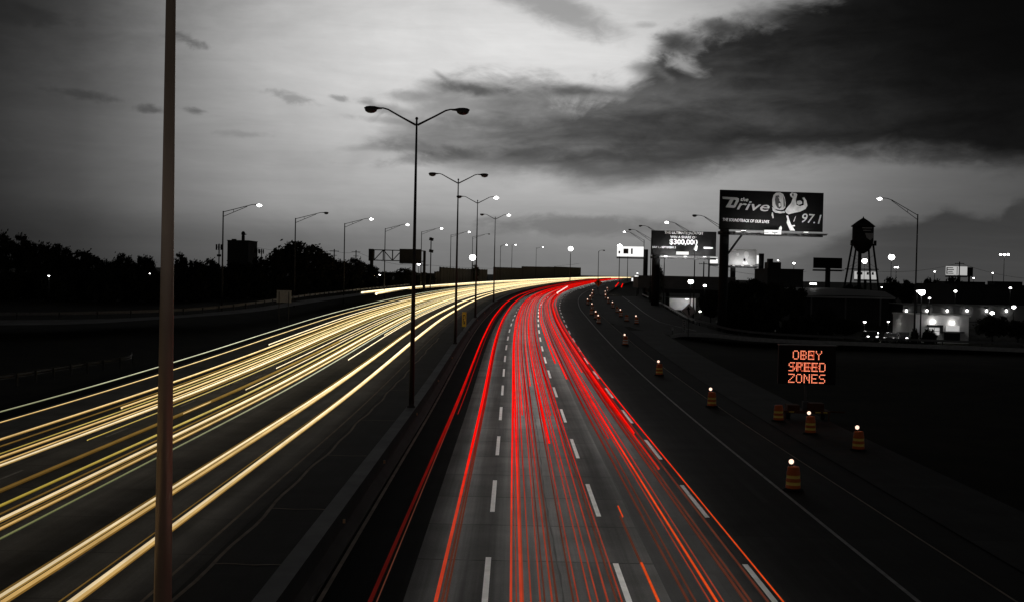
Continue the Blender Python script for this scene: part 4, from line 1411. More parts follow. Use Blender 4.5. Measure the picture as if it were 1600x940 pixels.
# ------------------------------------------------------------------ billboards
def billboard(d, x0, x1, y0, y1, pole_px, label, pole_w, face, rz=0.0, catwalk=True, strut=False, power=0.0, name='billboard', poles2=None):
    """single-post billboard: panel seen from x0,y0 (top near) to x1,y1"""
    base = place(pole_px, d)
    root = empty(name, base, 0, label, 'billboard')
    pc = at((x0 + x1) / 2, (y0 + y1) / 2, d) - base
    w, h = (x1 - x0) * d / F_PX, (y1 - y0) * d / F_PX
    fr = Matrix.Translation(pc) @ Matrix.Rotation(rz, 4, 'Z')
    fw = w / math.cos(rz)
    pn = MB()
    pn.box((0, 0, 0), (fw, 0.35, h))
    pn.v = [fr @ v for v in pn.v]
    pn = pn.build('panel', face, root)
    ptop = pc.z + h * 0.25
    b = MB().tube([(0, 0.75, -0.5), (0, 0.75, ptop)], pole_w / 2, 14)
    b.build('pole', M['black'], root)
    if poles2:
        q = place(poles2, d) - base
        MB().tube([(q.x, 0.75, -0.5), (q.x, 0.75, ptop)], pole_w / 2, 14).build('pole', M['black'], root)
    cw = MB()
    if catwalk:
        cw.box((0, -0.9, -h / 2 - 0.35), (fw + 0.6, 0.9, 0.08)).box((0, 0.1, -h / 2 - 0.55), (fw + 0.2, 0.35, 0.4))
        for i in range(9):
            x = -fw / 2 + fw * i / 8
            cw.box((x, -1.0, -h / 2 - 0.48), (0.09, 1.1, 0.14))
        cw.v = [fr @ v for v in cw.v]
        cw.build('catwalk', M['dark_steel'], root)
    if strut:
        st = MB().tube([(0.0, 0.75, pc.z - h / 2 - 4.2), (w * 0.17, 0.4, pc.z - h / 2 - 0.5)], 0.16, 8)
        st.build('strut', M['black'], root)
    if power:
        for fx in (-0.3, 0.0, 0.3) if w > 8 else (-0.2, 0.2):
            p = fr @ Vector((fx * fw, -1.5, -h / 2 - 0.3))
            fx_ = MB().box(p, (0.7, 0.35, 0.22)).build('floodlight', M['dark_steel'], root)
            MB().box(p + Vector((0, 0.02, 0.125)), (0.6, 0.3, 0.03)).build('lens', M['lamp_soft'], fx_)
        ld = bpy.data.lights.new('billboard_floodlight', 'AREA')
        ld.shape = 'RECTANGLE'
        ld.size, ld.size_y = fw * 0.75, 0.4
        ld.energy = power
        lo = bpy.data.objects.new('floodlight_glow', ld)
        COL.objects.link(lo)
        lo.parent = root
        lo.location = fr @ Vector((0, -2.2, -h / 2 - 0.35))
        lo.rotation_euler = Vector((0, 0.55, 0.65)).to_track_quat('-Z', 'Y').to_euler()
    return root, pn, fr, fw, h, base


def art_frame(fr, fw, h):
    """x right, y up on the face of the board, z to the viewer"""
    return fr @ Matrix(((1, 0, 0, 0), (0, 0, -1, -0.19), (0, 1, 0, 0), (0, 0, 0, 1)))


# the largest board: radio station
root, pn, fr, fw, h, base = billboard(160, 1122.5, 1288.5, 299.5, 360.5, 1129, 'tall dark billboard for a radio station with white lettering and a seated musician', 1.25, M['dark_print'], R(8), strut=True, power=520)
A = art_frame(fr, fw, h)
U = fw / 166.0                                     # one photo pixel on the board


def AT(x, y, z=0.0):
    return A @ Matrix.Translation(((x - 83) * U, (30.5 - y) * U, z))


tilt = Matrix.Rotation(R(-2.0), 4, 'Z')
ltr = MB()
def big_d(mb):
    f_ = AT(7, 10) @ tilt
    pts = lambda q: [(x * U, -y * U) for x, y in q]
    # slanted D with a long flag to the near side
    mb.prism(pts([(-4, 1), (20, 1), (19, 4.5), (-3, 4.5)]), 0, .03, f_)
    mb.prism(pts([(9, 4), (14.5, 4), (8, 17), (2.2, 17)]), 0, .03, f_)
    mb.prism(pts([(4, 13.2), (17, 13.2), (15, 17), (2.3, 17)]), 0, .031, f_)
    mb.prism(pts([(18, 1), (22.5, 2.2), (22.5, 6), (17.5, 16), (15, 17), (13.5, 13.2), (15, 13), (18.2, 5.5), (16, 4.4)]), 0, .032, f_)
big_d(ltr)
text_mesh('rive', 21 * U, ltr, AT(24.5, 29.5) @ tilt, 0, 0.28, 0.010, width=52 * U)
ltr.build('lettering', M['grey_print'], pn)
l2 = MB()
text_mesh('the', 8 * U, l2, AT(31.5, 16.5) @ tilt, 0, 0.25, 0.004, width=12 * U)
text_mesh('THE SOUNDTRACK OF OUR LIVES', 6.4 * U, l2, AT(4, 48) @ Matrix.Rotation(R(-1.2), 4, 'Z'), 0, 0.2, 0.0, width=74 * U)
l2.build('lettering', M['white_print'], pn)
l3 = MB()
text_mesh('97.1', 20 * U, l3, AT(129, 46.5) @ Matrix.Rotation(R(-3), 4, 'Z'), 0, 0.2, 0.006, width=31 * U)
l3.build('lettering', M['grey_print'], pn)
M['figure_print'] = mat('pale_grey_print', 0.55, 0.7, var=0.45, scale=0.9)
fg = MB()
ps = lambda q: [(x * U, -y * U) for x, y in q]
O_ = AT(0, 0)
hair = [(85, 6), (89, 2), (95, 1.5), (100, 4), (103, 10), (104.5, 18), (104, 25), (101, 28), (97, 29), (91, 28), (86, 27), (83.5, 22), (83, 13)]
fg.prism(ps(hair), 0, .02, O_, 1)
fg.prism(ps([(88, 7), (93, 6), (95, 10), (94, 14), (97, 18), (98, 24), (95, 27), (91, 25), (88, 20), (87, 13)]), .021, .03, O_, 2)
fg.prism(ps([(92, 9), (97, 10), (99, 15), (96, 15), (94, 12)]), .031, .04, O_, 0)
fg.prism(ps([(93, 19), (96, 18), (97, 23), (94, 24)]), .031, .04, O_, 0)
fg.prism(ps([(100, 6), (102.5, 12), (103.5, 22), (101.5, 26), (101, 14)]), .021, .03, O_, 2)
fg.prism(ps([(83, 24), (86, 27), (91, 30), (98, 31), (103, 30), (104, 33), (96, 34), (88, 33), (84, 30)]), .022, .033, O_, 0)
fg.prism(ps([(104, 30), (107, 25), (113, 18), (116, 10), (112, 7), (111, 4), (114, 1.5), (121, 2), (123, 4), (121, 12), (122, 20), (128, 22), (134, 20), (134, 13), (131, 9), (134, 8), (138, 13), (140, 21), (137, 26), (128, 30.5), (117, 33), (110, 35), (106, 33)]), .0, .028, O_, 0)
fg.prism(ps([(123, 14), (128, 13), (131, 15), (131, 18), (126, 20), (122.5, 18)]), .0, .03, O_, 1)
fg.prism(ps([(114, 3), (117, 2.5), (117, 7), (115, 7)]), .029, .04, O_, 2)
fg.prism(ps([(106, 37), (109, 37), (111, 43), (114, 50), (119, 57), (121, 60), (113, 60), (110, 54), (107, 48), (108, 43)]), .0, .026, O_, 1)
fg.prism(ps([(110, 45), (112, 46), (113, 51), (111, 51)]), .027, .035, O_, 0)
fg.prism(ps([(113, 53), (116, 54), (118, 59), (115, 59)]), .027, .035, O_, 0)
fg.prism(ps([(83, 33), (84.5, 33), (86, 41), (84.5, 42), (82.5, 37)]), .0, .026, O_, 1)
fg.prism(ps([(120.5, 39), (122, 37), (119, 46), (118, 46)]), .0, .026, O_, 1)
fg.prism(ps([(115, 52), (120, 51), (121, 53), (116, 54)]), .0, .026, O_, 1)
fg.prism(ps([(95, 56), (98, 53), (99.5, 56), (99, 60), (94, 60)]), .0, .026, O_, 0)
fg.build('picture', [M['figure_print'], M['grey_print'], M['mid_print']], pn)
sg = MB().box(fr @ Vector((-3 * U, -1.40, -h / 2 - 0.28)), (26 * U, 0.06, 6.5 * U)).build('name_plate', M['lit_face'], root)

# the jackpot board
root, pn, fr, fw, h, base = billboard(236, 1017, 1119.5, 361.5, 399.5, 1023.5, 'dark billboard with a white jackpot prize offer, beside the largest one', 1.7, M['dark_print2'], R(6), power=1300)
A = art_frame(fr, fw, h)
U = fw / 102.0


def AT(x, y, z=0.0):
    return A @ Matrix.Translation(((x - 51) * U, (19 - y) * U, z))


l1 = MB()
text_mesh('THE ULTIMATE JACKPOT', 5.6 * U, l1, AT(20, 4.9), 0, 0, 0.004, width=61 * U)
text_mesh('WIN A SHARE OF', 5.4 * U, l1, AT(29.5, 11.4), 0, 0, 0.008, width=41 * U)
text_mesh('$300,000', 11 * U, l1, AT(28, 20.6), 0, 0, 0.03, width=44 * U)
text_mesh('JULY 1 - SEPTEMBER 2', 3.9 * U, l1, AT(1.5, 27), 0, 0, 0.0, width=37 * U)
l1.prism([((x - 0) * U, -y * U) for x, y in ((67.5, 25), (68.5, 21), (71.5, 21), (72.5, 23.5), (71.5, 29.5), (69, 30.5), (67, 28.5))], 0, .03, AT(0, 0))
l1.box((AT(86, 25.2) @ Vector((0, 0, 0.02))), (22 * U, .03, 2.6 * U))
l1.build('lettering', M['white_print'], pn)
MB().box(fr @ Vector((-4 * U, -1.25, -h / 2 + 0.45)), (19 * U, 0.06, 4.6 * U)).build('name_plate', M['lit_face'], root)

# white lit board by the bright lamp
root, pn, fr, fw, h, base = billboard(400, 964.5, 1006, 385.5, 401, 1008, 'white lit billboard with dark picture squares beside the brightest lamp', 1.5, M['lit_face'], R(-8))
A = art_frame(fr, fw, h)
U = fw / 41.0
pc_ = MB()
for x, y, w_, h_ in ((13.5, 7.3, 7.5, 7.5), (22.5, 7.3, 2.6, 8.5), (3.5, 9, 2.5, 4)):
    pc_.prism([((x - 20.5 - w_ / 2) * U, (7.7 - y - h_ / 2) * U), ((x - 20.5 + w_ / 2) * U, (7.7 - y - h_ / 2) * U), ((x - 20.5 + w_ / 2) * U, (7.7 - y + h_ / 2) * U), ((x - 20.5 - w_ / 2) * U, (7.7 - y + h_ / 2) * U)], 0, .03, A)
pc_.build('picture', mat('grey_picture', 0.12, 0.7, var=0.6, scale=0.8), pn)

# picture board and its small lit neighbour behind the largest billboard's pole
root, pn, fr, fw, h, base = billboard(320, 1136, 1182, 389.5, 414.5, 1144.5, 'lit picture billboard with a bright splash and a dark figure, half behind the thick pole', 1.5, M['grey_print'], 0, power=200, poles2=1188.5)
A = art_frame(fr, fw, h)
U = fw / 46.0
ar = MB()
q_ = lambda pts: [((x - 23) * U, (12.5 - y) * U) for x, y in pts]
ar.prism(q_([(27, 4), (30, 3), (33, 5), (34, 10), (31, 16), (28, 14), (26, 8)]), 0, .03, A, 0)
ar.prism(q_([(14, 7), (18, 6), (19, 10), (15, 11)]), 0, .03, A, 0)
ar.prism(q_([(25, 15), (28, 14), (29, 18), (26, 19)]), .031, .05, A, 1)
ar.prism(q_([(4, 1.5), (14, 1.5), (14, 3), (4, 3)]), 0, .03, A, 0)
ar.prism(q_([(24, 22), (26, 18.5), (28, 22), (30, 18), (33, 23), (29, 24)]), 0, .03, A, 0)
ar.build('picture', [M['white_print'], M['dark_print']], pn)
billboard(325, 1182.5, 1190.5, 399.5, 412.5, 1187, 'small bright lit board at the end of the picture billboard', 0.9, M['lit_face'], 0, catwalk=False)
billboard(330, 1109.5, 1121.5, 402, 411.5, 1107, 'small bright lit board on the near side of the thick billboard pole', 0.5, M['lit_face'], 0)
billboard(300, 1270.5, 1316, 403, 419.5, 1293, 'unlit dark billboard on one post before the water tower', 1.35, M['dark_print'], R(5))
root, pn, fr, fw, h, base = billboard(420, 1478, 1511, 416.5, 430, 1498, 'distant lit billboard with dark lines of lettering over the town trees', 1.2, M['lit_dim'], 0)
A = art_frame(fr, fw, h)
lt_ = MB()
for i in range(4):
    lt_.box(A @ Vector((-fw * 0.30, h * (0.32 - 0.21 * i), 0.02)), (fw * (0.26, 0.34, 0.22, 0.3)[i], .03, h * 0.09))
lt_.box(A @ Vector((-fw * 0.46, 0, 0.02)), (fw * 0.05, .03, h * 0.8))
lt_.box(A @ Vector((fw * 0.02, 0, 0.02)), (fw * 0.03, .03, h * 0.9))
lt_.build('picture', M['dark_print'], pn)
billboard(424, 1511.5, 1520, 418, 432, 1514, 'small unlit dark board at the end of the distant lit billboard', 0.8, M['dark_print'], 0, catwalk=False)
root, pn, fr, fw, h, base = billboard(520, 1335, 1370.5, 424.5, 436.5, 1352, 'low lit billboard seen between the legs of the water tower', 1.2, M['lit_dim'], 0)
A = art_frame(fr, fw, h)
lt_ = MB()
for x in (-0.36, -0.2, 0.08, 0.3):
    lt_.box(A @ Vector((fw * x, h * 0.25, 0.02)), (fw * 0.09, .03, h * 0.34))
lt_.build('picture', M['mid_print'], pn)

# ------------------------------------------------------------------ water tower
d = 400.0
sc = d / F_PX
base = place(1347, d)
root = empty('water_tower', base, 0, 'old water tower with a conical roof and tank on slanting legs', 'water tower')
c0 = at(1348.2, 370, d) - base
zt = lambda y: top_z(1348, y, d) - base.z
rt = 16.2 * sc
tk = MB().lathe([(0.5, zt(396.5)), (rt * 0.45, zt(393.5)), (rt * 0.75, zt(388.5)), (rt * 0.95, zt(382)), (rt, zt(376)), (rt, zt(354.5))], 28, c=(c0.x, 0, 0)).build('tank', M['black'], root)
MB().lathe([(rt * 1.13, zt(354.6)), (rt * 1.13, zt(353.6)), (rt * 0.55, zt(346)), (0.25, zt(340.8)), (0.12, zt(338.6))], 28, c=(c0.x, 0, 0)).build('roof', M['black'], root)
wk = MB()
wk.lathe([(rt * 1.02, zt(383)), (rt * 1.16, zt(383)), (rt * 1.16, zt(382.3)), (rt * 1.02, zt(382.3))], 28, c=(c0.x, 0, 0))
wk.lathe([(rt * 1.15, zt(379)), (rt * 1.16, zt(379)), (rt * 1.16, zt(378.5)), (rt * 1.15, zt(378.5))], 28, c=(c0.x, 0, 0))
for j in range(20):
    an = 2 * PI * j / 20
    wk.box((c0.x + rt * 1.155 * math.cos(an), rt * 1.155 * math.sin(an), zt(380.6)), (0.06, 0.06, 4 * sc))
for sx in (-1, 1):
    wk.box((c0.x + sx * rt * 1.12, -1.0, zt(380)), (0.7, 0.8, 8 * sc))
wk.build('walkway', M['black'], root)
em_ = MB()
em_.prism([(-1.5, 0.9), (1.6, 0.9), (1.4, -0.6), (0.4, -1.6), (-0.9, -0.7)], 0, 0.03, Matrix.Translation((c0.x + 1.1, -rt * 1.0 - 0.02, zt(369))) @ Matrix.Rotation(R(90), 4, 'X'))
for zz, ww in ((357, 3.6), (361, 2.8)):
    em_.box((c0.x + 0.3, -rt - 0.03, zt(zz)), (ww, 0.03, 0.36))
em_.build('emblem', mat('faded_emblem', 0.30, 0.8), tk)
for sx in (-1, 1):
    for sy in (-1, 1):
        MB().tube([(c0.x + sx * rt * 0.78, sy * rt * 0.7, zt(381)), (c0.x + sx * rt * (1.62 if sy < 0 else 1.5) - 0.3, sy * rt * 1.2, -0.3)], 0.34, 8).build('leg', M['black'], root)
MB().tube([(c0.x - 0.9, 0, 0), (c0.x - 0.9, 0, zt(394))], 0.62, 12).build('riser_pipe', M['black'], root)
for sy in (-1, 1):
    br = MB()
    br.tube([(c0.x - rt * 1.35, sy * rt * 1.0, zt(421)), (c0.x + rt * 1.3, sy * rt * 1.0, zt(421))], 0.14, 6)
    br.tube([(c0.x - rt * 0.98, sy * rt * 0.8, zt(398)), (c0.x + rt * 1.3, sy * rt * 1.0, zt(421))], 0.05, 5)
    br.tube([(c0.x + rt * 0.98, sy * rt * 0.8, zt(398)), (c0.x - rt * 1.35, sy * rt * 1.0, zt(421))], 0.05, 5)
    br.build('brace', M['black'], root)

# ------------------------------------------------------------------ town buildings
def block(name, d, x0, x1, y_top, depth, wall, label, cat='building', roof=None, parapet=True):
    base = place((x0 + x1) / 2, d)
    root = empty(name, base, 0, label, cat)
    w = (x1 - x0) * d / F_PX
    h = top_z((x0 + x1) / 2, y_top, d) - base.z
    MB().box((0, depth / 2, h / 2 - 0.3), (w, depth, h + 0.6)).build('wall', wall, root)
    if parapet:
        MB().box((0, depth / 2, h + 0.10), (w + 0.3, depth + 0.3, 0.2)).build('roof', roof or wall, root)
    return root, w, h, base


root, w, h, base = block('lit_shop', 158.5, 1428, 1513, 494, 9, M['wall_pale'], 'small white building lit by two wall lamps over its window and door')
u = 158.5 / F_PX
lx = lambda x: (x - 1470.5) * u
lz = lambda y: top_z(1470, y + 0.0, 158.5) - base.z - (0)
MB().box((lx(1459), -0.35, lz(508.5)), (22 * u, 0.75, 0.22)).box((lx(1468.6), -0.36, lz(514)), (0.16, 0.7, 1.0)).build('awning', M['black'], root)
win = MB().box((lx(1459), -0.03, lz(517)), (16 * u, 0.05, 11 * u)).build('window', M['lit_dim'], root)
MB().box((lx(1459), -0.065, lz(517)), (0.06, 0.03, 11 * u)).box((lx(1459), -0.066, lz(517)), (16.6 * u, 0.034, 0.06)).build('frame', M['black'], win)
MB().box((lx(1487), -0.03, lz(526)), (25 * u, 0.06, 15 * u)).build('door', M['glass'], root)
MB().box((lx(1487), -0.5, lz(517.8)), (30 * u, 1.1, 0.16)).build('canopy', M['dark_steel'], root)
MB().box((lx(1487.5), -0.08, lz(512.2)), (20.5 * u, 0.12, 8 * u)).build('sign', M['lit_dim'], root)
for x, y in ((1456, 502), (1486, 503.5)):
    wl = MB().tube([(lx(x), -0.02, lz(y) + 0.1), (lx(x), -0.35, lz(y) + 0.1)], 0.03, 6).build('wall_lamp', M['dark_steel'], root)
    MB().ball((lx(x), -0.38, lz(y)), (0.24, 0.2, 0.22), 12).build('globe', M['lamp'], wl)
    ld = bpy.data.lights.new('wall_lamp_glow', 'POINT')
    ld.energy = 17; ld.shadow_soft_size = 0.25
    lo = bpy.data.objects.new('wall_lamp_glow', ld); COL.objects.link(lo); lo.parent = root
    lo.location = (lx(x), -2.0, lz(y) - 0.3)

root, w, h, base = block('warehouse', 215, 1253, 1388, 462, 20, M['wall_dark'], 'long low dark building with a pale overhanging roof below the water tower', parapet=False)
ez = h
rf = MB()
n = 12
rows_ = []
for i in range(n + 1):
    t = i / n
    x = -w * 0.53 + w * 1.06 * t
    rows_.append([(x, -2.0, ez - 0.05 + 0.15 * math.sin(PI * t)), (x, 4.0, ez + 0.95 + 0.35 * math.sin(PI * t)), (x, 20.0, ez + 1.0 + 0.35 * math.sin(PI * t))])
rf.rows(rows_)
rf.box((0, -1.98, ez - 0.25), (w * 1.06, 0.12, 0.35))
rf.build('roof', M['roof_pale'], root)
for x in (1263, 1316, 1370):
    MB().box(((x - 1320) * 215 / F_PX, -1.6, ez / 2), (0.25, 0.25, ez)).build('post', M['wall_mid'], root)
fl = MB().box(((1281.5 - 1320) * 215 / F_PX, 6, ez + 2.1), (10 * 215 / F_PX, 0.4, 0.35)).build('roof_light', M['lamp_soft'], root)
MB().box(((1281.5 - 1320) * 215 / F_PX, 6.1, ez + 1.5), (0.12, 0.12, 1.4)).build('post', M['dark_steel'], root)

root, w, h, base = block('office_block', 262, 1197.5, 1253.5, 421.5, 14, M['wall_dark'], 'dark flat-roofed block with rooftop boxes between the billboards')
MB().box((-w * 0.25, 4, h + 0.9), (w * 0.36, 4, 1.6)).box((-w * 0.33, 4, h + 1.9), (w * 0.12, 2, 1.2)).build('rooftop_unit', M['black'], root)
MB().box((-w * 0.20, -0.04, h * 0.45), (w * 0.02, 0.08, h * 0.9)).build('downpipe', M['black'], root)
root, w, h, base = block('warehouse', 245, 1492, 1640, 446.5, 24, M['wall_dark'], 'big dark warehouse with a flat roof at the edge of the town')
MB().box((w * 0.12, 5, h + 0.5), (6, 4, 0.9)).box((-w * 0.28, 9, h + 0.4), (9, 5, 0.7)).build('rooftop_unit', M['black'], root)
root, w, h, base = block('depot', 212, 1410, 1640, 479, 12, M['wall_mid'], 'long low depot with a row of small wall lamps behind the lit white building')
for i, x in enumerate((1415, 1447, 1478.5, 1509.5, 1540, 1571)):
    lx_ = (x - 1525) * 212 / F_PX
    zz = top_z(x, 485, 212) - base.z
    wl = MB().box((lx_, -0.15, zz + 0.25), (0.35, 0.3, 0.10)).build('wall_lamp', M['dark_steel'], root)
    MB().ball((lx_, -0.2, zz), (0.20, 0.15, 0.26), 10).build('globe', M['lamp'], wl)
    ld = bpy.data.lights.new('depot_lamp_glow', 'POINT'); ld.energy = 14; ld.shadow_soft_size = 0.15
    lo = bpy.data.objects.new('depot_lamp_glow', ld); COL.objects.link(lo); lo.parent = root; lo.location = (lx_, -0.55, zz - 0.1)
MB().box((0, -0.05, h * 0.3), (w * 0.99, 0.06, 0.15)).build('band', M['wall_dark'], root)

# factory block beyond the trees, with a vessel on its roof
root, w, h, base = block('factory_block', 340, 354.5, 387, 376.5, 12, M['wall_dark'], 'dark windowless factory block with a vessel on a stack on its roof')
stk = MB().tube([(w * 0.10, 4, h), (w * 0.10, 4, h + 9 * 340 / F_PX)], 0.50, 10).build('stack', M['black'], root)
MB().ball((w * 0.10, 4, h + 12 * 340 / F_PX), (0.62, 0.62, 0.75), 12).box((w * 0.10 + 0.7, 4, h + 11 * 340 / F_PX), (0.5, 0.3, 0.3)).build('vessel', M['black'], stk)
MB().box((-w * 0.3, 3, h + 0.35), (1.2, 1.2, 0.5)).build('rooftop_unit', M['black'], root)

# noise walls along the far side of the oncoming road
def noise_wall(pts, label):
    root = empty('noise_wall', place(pts[0][0], pts[0][2]), 0, label, 'noise wall')
    inv = Matrix.Translation(root.location).inverted()
    for i in range(len(pts) - 1):
        (xa, ya, da), (xb, yb, db) = pts[i], pts[i + 1]
        if abs(xa - xb) < 0.2:
            continue
        a, b = place(xa, da), place(xb, db)
        za, zb = top_z(xa, ya, da), top_z(xb, yb, db)
        t = (b - a); t.z = 0; t.normalize()
        nrm = Vector((-t.y, t.x, 0)) * 0.15
        q = MB()
        vs = []
        for s in (-1, 1):
            for (p, z) in ((a, a.z - 0.5), (b, b.z - 0.5), (b, zb), (a, za)):
                vs.append(Vector((p.x, p.y, z)) + nrm * s)
        q.v = vs
        for f_ in ((0, 1, 2, 3), (7, 6, 5, 4), (0, 4, 5, 1), (1, 5, 6, 2), (2, 6, 7, 3), (3, 7, 4, 0)):
            q.face(f_)
        o = q.build('panel', M['wall_dark'], root)
        o.matrix_parent_inverse = inv
        n = max(2, int((b - a).length / 5))
        for j in range(n + 1):
            p = a.lerp(b, j / n)
            zt_ = za + (zb - za) * j / n
            po = MB().box((p.x, p.y, (p.z + zt_) / 2), (0.4, 0.4, zt_ - p.z + 0.2)).build('post', M['black'], root)
            po.matrix_parent_inverse = inv
    return root


noise_wall([(679, 425, 330), (686.5, 424, 336), (686.8, 417.5, 336), (722, 420, 374), (760.5, 421.5, 422)], 'dark stepped noise wall of ribbed panels behind the second and third median posts')
noise_wall([(771, 417.5, 445), (815, 419, 545), (815.3, 416.5, 545), (866, 417.5, 690), (866.3, 416.8, 690), (907, 418.5, 820)], 'dark stepped noise wall ending beside the bright lamp at the bend')

# sign gantry over the ramp
d = 275.0
base = place(578, d)
u = d / F_PX
root = empty('sign_gantry', base, 0, 'steel truss sign gantry with a large dark sign panel over the ramp', 'sign gantry')
z1, z0 = top_z(600, 390.8, d) - base.z, top_z(600, 407, d) - base.z
X = lambda x: (x - 578) * u
tr = MB()
for yy in (0, 1.2):
    tr.tube([(X(575), yy, z1), (X(662), yy, z1 - 0.05)], 0.10, 6).tube([(X(575), yy, z0), (X(662), yy, z0 - 0.05)], 0.10, 6)
    for x in (583, 597.5, 612, 626, 641, 656):
        tr.tube([(X(x), yy, z0), (X(x), yy, z1)], 0.07, 6)
    for i, x in enumerate((583, 597.5, 612, 626, 641)):
        tr.tube([(X(x), yy, z0 if i % 2 == 0 else z1), (X(x + 14.5), yy, z1 if i % 2 == 0 else z0)], 0.06, 6)
tr.build('truss', M['black'], root)
MB().box((X(579.5), 0.6, z1 / 2), (0.75, 0.9, z1 + 0.2)).box((X(578.5), 0.6, (z0 + z1) / 2), (7 * u, 1.5, z1 - z0 + 0.4)).build('column', M['black'], root)
MB().box((X(662), 0.6, z1 / 2), (0.6, 0.9, z1)).build('column', M['black'], root)
MB().box((X(640.5), -0.35, (z0 + z1) / 2 - 0.15), (34 * u, 0.14, (z1 - z0) + 1.0)).build('sign_panel', mat('dark_sign_face', 0.022, 0.7, var=0.3), root)
MB().box((X(640.5), -0.9, z0 - 0.75), (30 * u, 0.8, 0.07)).box((X(628), -0.6, z0 - 0.55), (0.06, 1.0, 0.4)).box((X(653), -0.6, z0 - 0.55), (0.06, 1.0, 0.4)).build('catwalk', M['black'], root)

# pole with two boxes
d = 290.0
base = place(672, d)
root = empty('equipment_pole', base, 0, 'slim pole carrying two dark boxes, beside the gantry sign', 'equipment pole')
zz = lambda y: top_z(673, y, d) - base.z
MB().tube([(0, 0, -0.2), (0, 0, zz(371))], 0.14, 8).build('pole', M['black'], root)
for y in (374, 392.5):
    MB().box((0.08, -0.1, zz(y)), (6.5 * d / F_PX, 0.7, 4.6 * d / F_PX), rot=Matrix.Rotation(R(12), 3, 'Y')).build('equipment_box', M['black'], root)

# utility poles with cross-arms
UP = [(521.5, 389.5, 330, 'utility pole with a cross-arm just past the large round tree'), (555.5, 391, 345, 'utility pole standing before the sign gantry'), (388.5, 382, 350, 'utility pole with a cross-arm at the corner of the factory block'),
      (663, 412, 380, 'short utility pole under the pole with two boxes'), (1098, 409, 300, 'utility pole with a cross-arm under the jackpot billboard'), (1497, 409, 330, 'utility pole in front of the distant lit billboard')]
tops = []
for px, ty, d, lb in UP:
    g = place(px, d)
    root = empty('utility_pole', g, 0, lb, 'utility pole', 'wooden utility poles')
    h = top_z(px, ty, d) - g.z
    MB().tube([(0, 0, -0.2), (0, 0, h)], [0.22, 0.15], 8).build('pole', M['black'], root)
    ca = MB()
    for i, zz_ in enumerate((0.6, 1.8)[: (2 if px < 600 else 1)]):
        ca.box((0, -0.15, h - zz_), (2.6 if i == 0 else 1.6, 0.12, 0.14))
    for x in (-1.2, -0.7, 0.7, 1.2):
        ca.box((x, -0.15, h - 0.45), (0.08, 0.08, 0.2))
    ca.build('cross_arm', M['black'], root)
    tops.append(Vector((g.x, g.y - 0.15, g.z + h - 0.36)))


def wire(a, b, sag, label):
    pts = [a.lerp(b, i / 16) - Vector((0, 0, sag * 4 * (i / 16) * (1 - i / 16))) for i in range(17)]
    tag(MB().tube(pts, 0.035, 5).build('wire', M['black']), label, 'wire', 'overhead wires')


wire(tops[2], tops[0], 1.2, 'overhead wire from the factory block corner to the pole past the round tree')
wire(tops[0], tops[1], 0.6, 'overhead wire between the two utility poles before the gantry')
wire(tops[1], tops[3], 1.6, 'overhead wire passing under the gantry to the short pole')
wire(tops[3], at(905, 412, 460), 1.6, 'overhead wire running on above the noise walls')
wire(tops[4], at(1260, 424, 330), 2.0, 'overhead wire running behind the billboard poles to the dark block')
wire(at(1370, 424, 330), tops[5], 1.0, 'overhead wire from the water tower to the pole by the distant billboard')
wire(tops[5], at(1640, 437, 330), 1.2, 'overhead wire running off past the distant billboard')

# aerial cluster and lattice behind the trees
for px, ty, d, lb in ((401, 388, 330, 'stubby aerial mast with side panels, nearer the factory block'), (408, 389, 335, 'stubby aerial mast with side panels, nearer the round tree'), (341.5, 381, 260, 'dark box-laden mast beside the first tree-line lamp post')):
    g = place(px, d)
    root = empty('aerial_mast', g, 0, lb, 'aerial mast', 'aerial masts')
    h = top_z(px, ty, d) - g.z
    MB().tube([(0, 0, -0.2), (0, 0, h)], 0.14, 6).build('mast', M['black'], root)
    for j in range(3):
        MB().box((-0.55 + 0.55 * j, -0.2, h - 0.8), (0.34, 0.2, 1.3)).build('aerial', M['black'], root)
    MB().box((0, -0.05, h - 0.8), (1.5, 0.1, 0.1)).build('cross_arm', M['black'], root)
    MB().box((0.05, -0.2, h - 2.7), (0.9, 0.4, 0.5)).build('equipment_box', M['black'], root)

# overpass with lit abutment at the on-ramp
d = 285.0
u = d / F_PX
base = place(1062, d)
root = empty('overpass_bridge', base, 0, 'dark road bridge with a solid parapet and a lit abutment wall below', 'bridge')
X = lambda x: (x - 1062) * u
Z = lambda y: top_z(1062, y, d) - base.z
MB().box((X(1072), 6, Z(442.5)), (152 * u, 12, 17 * u)).build('deck', M['wall_mid'], root)
pp = MB().box((X(1072), -0.15, Z(433.2)), (152 * u, 0.3, 3.2 * u)).build('parapet', M['wall_mid'], root)
MB().box((X(1080), 3, Z(455)), (136 * u, 6, 6 * u)).build('girder', M['wall_dark'], root)
MB().box((X(1055), 3, Z(464.8)), (70 * u, 5, 1.4 * u)).build('lower_beam', M['wall_mid'], root)
MB().box((X(1072), 9, Z(481)), (47 * u, 0.6, 28 * u)).build('abutment', M['wall_pale'], root)
for x in (1046, 1100, 1130):
    MB().tube([(X(x), 4, -0.5), (X(x), 4, Z(452))], 0.5, 12).build('pier', M['wall_dark'], root)
ld = bpy.data.lights.new('underpass_glow', 'POINT'); ld.energy = 260; ld.shadow_soft_size = 0.4
lo = bpy.data.objects.new('underpass_glow', ld); COL.objects.link(lo); lo.parent = root; lo.location = (X(1078), 5.5, Z(470))
lf = MB().box((X(1078), 5.5, Z(467.5)), (0.8, 0.4, 0.15)).build('underpass_lamp', M['lamp_soft'], root)

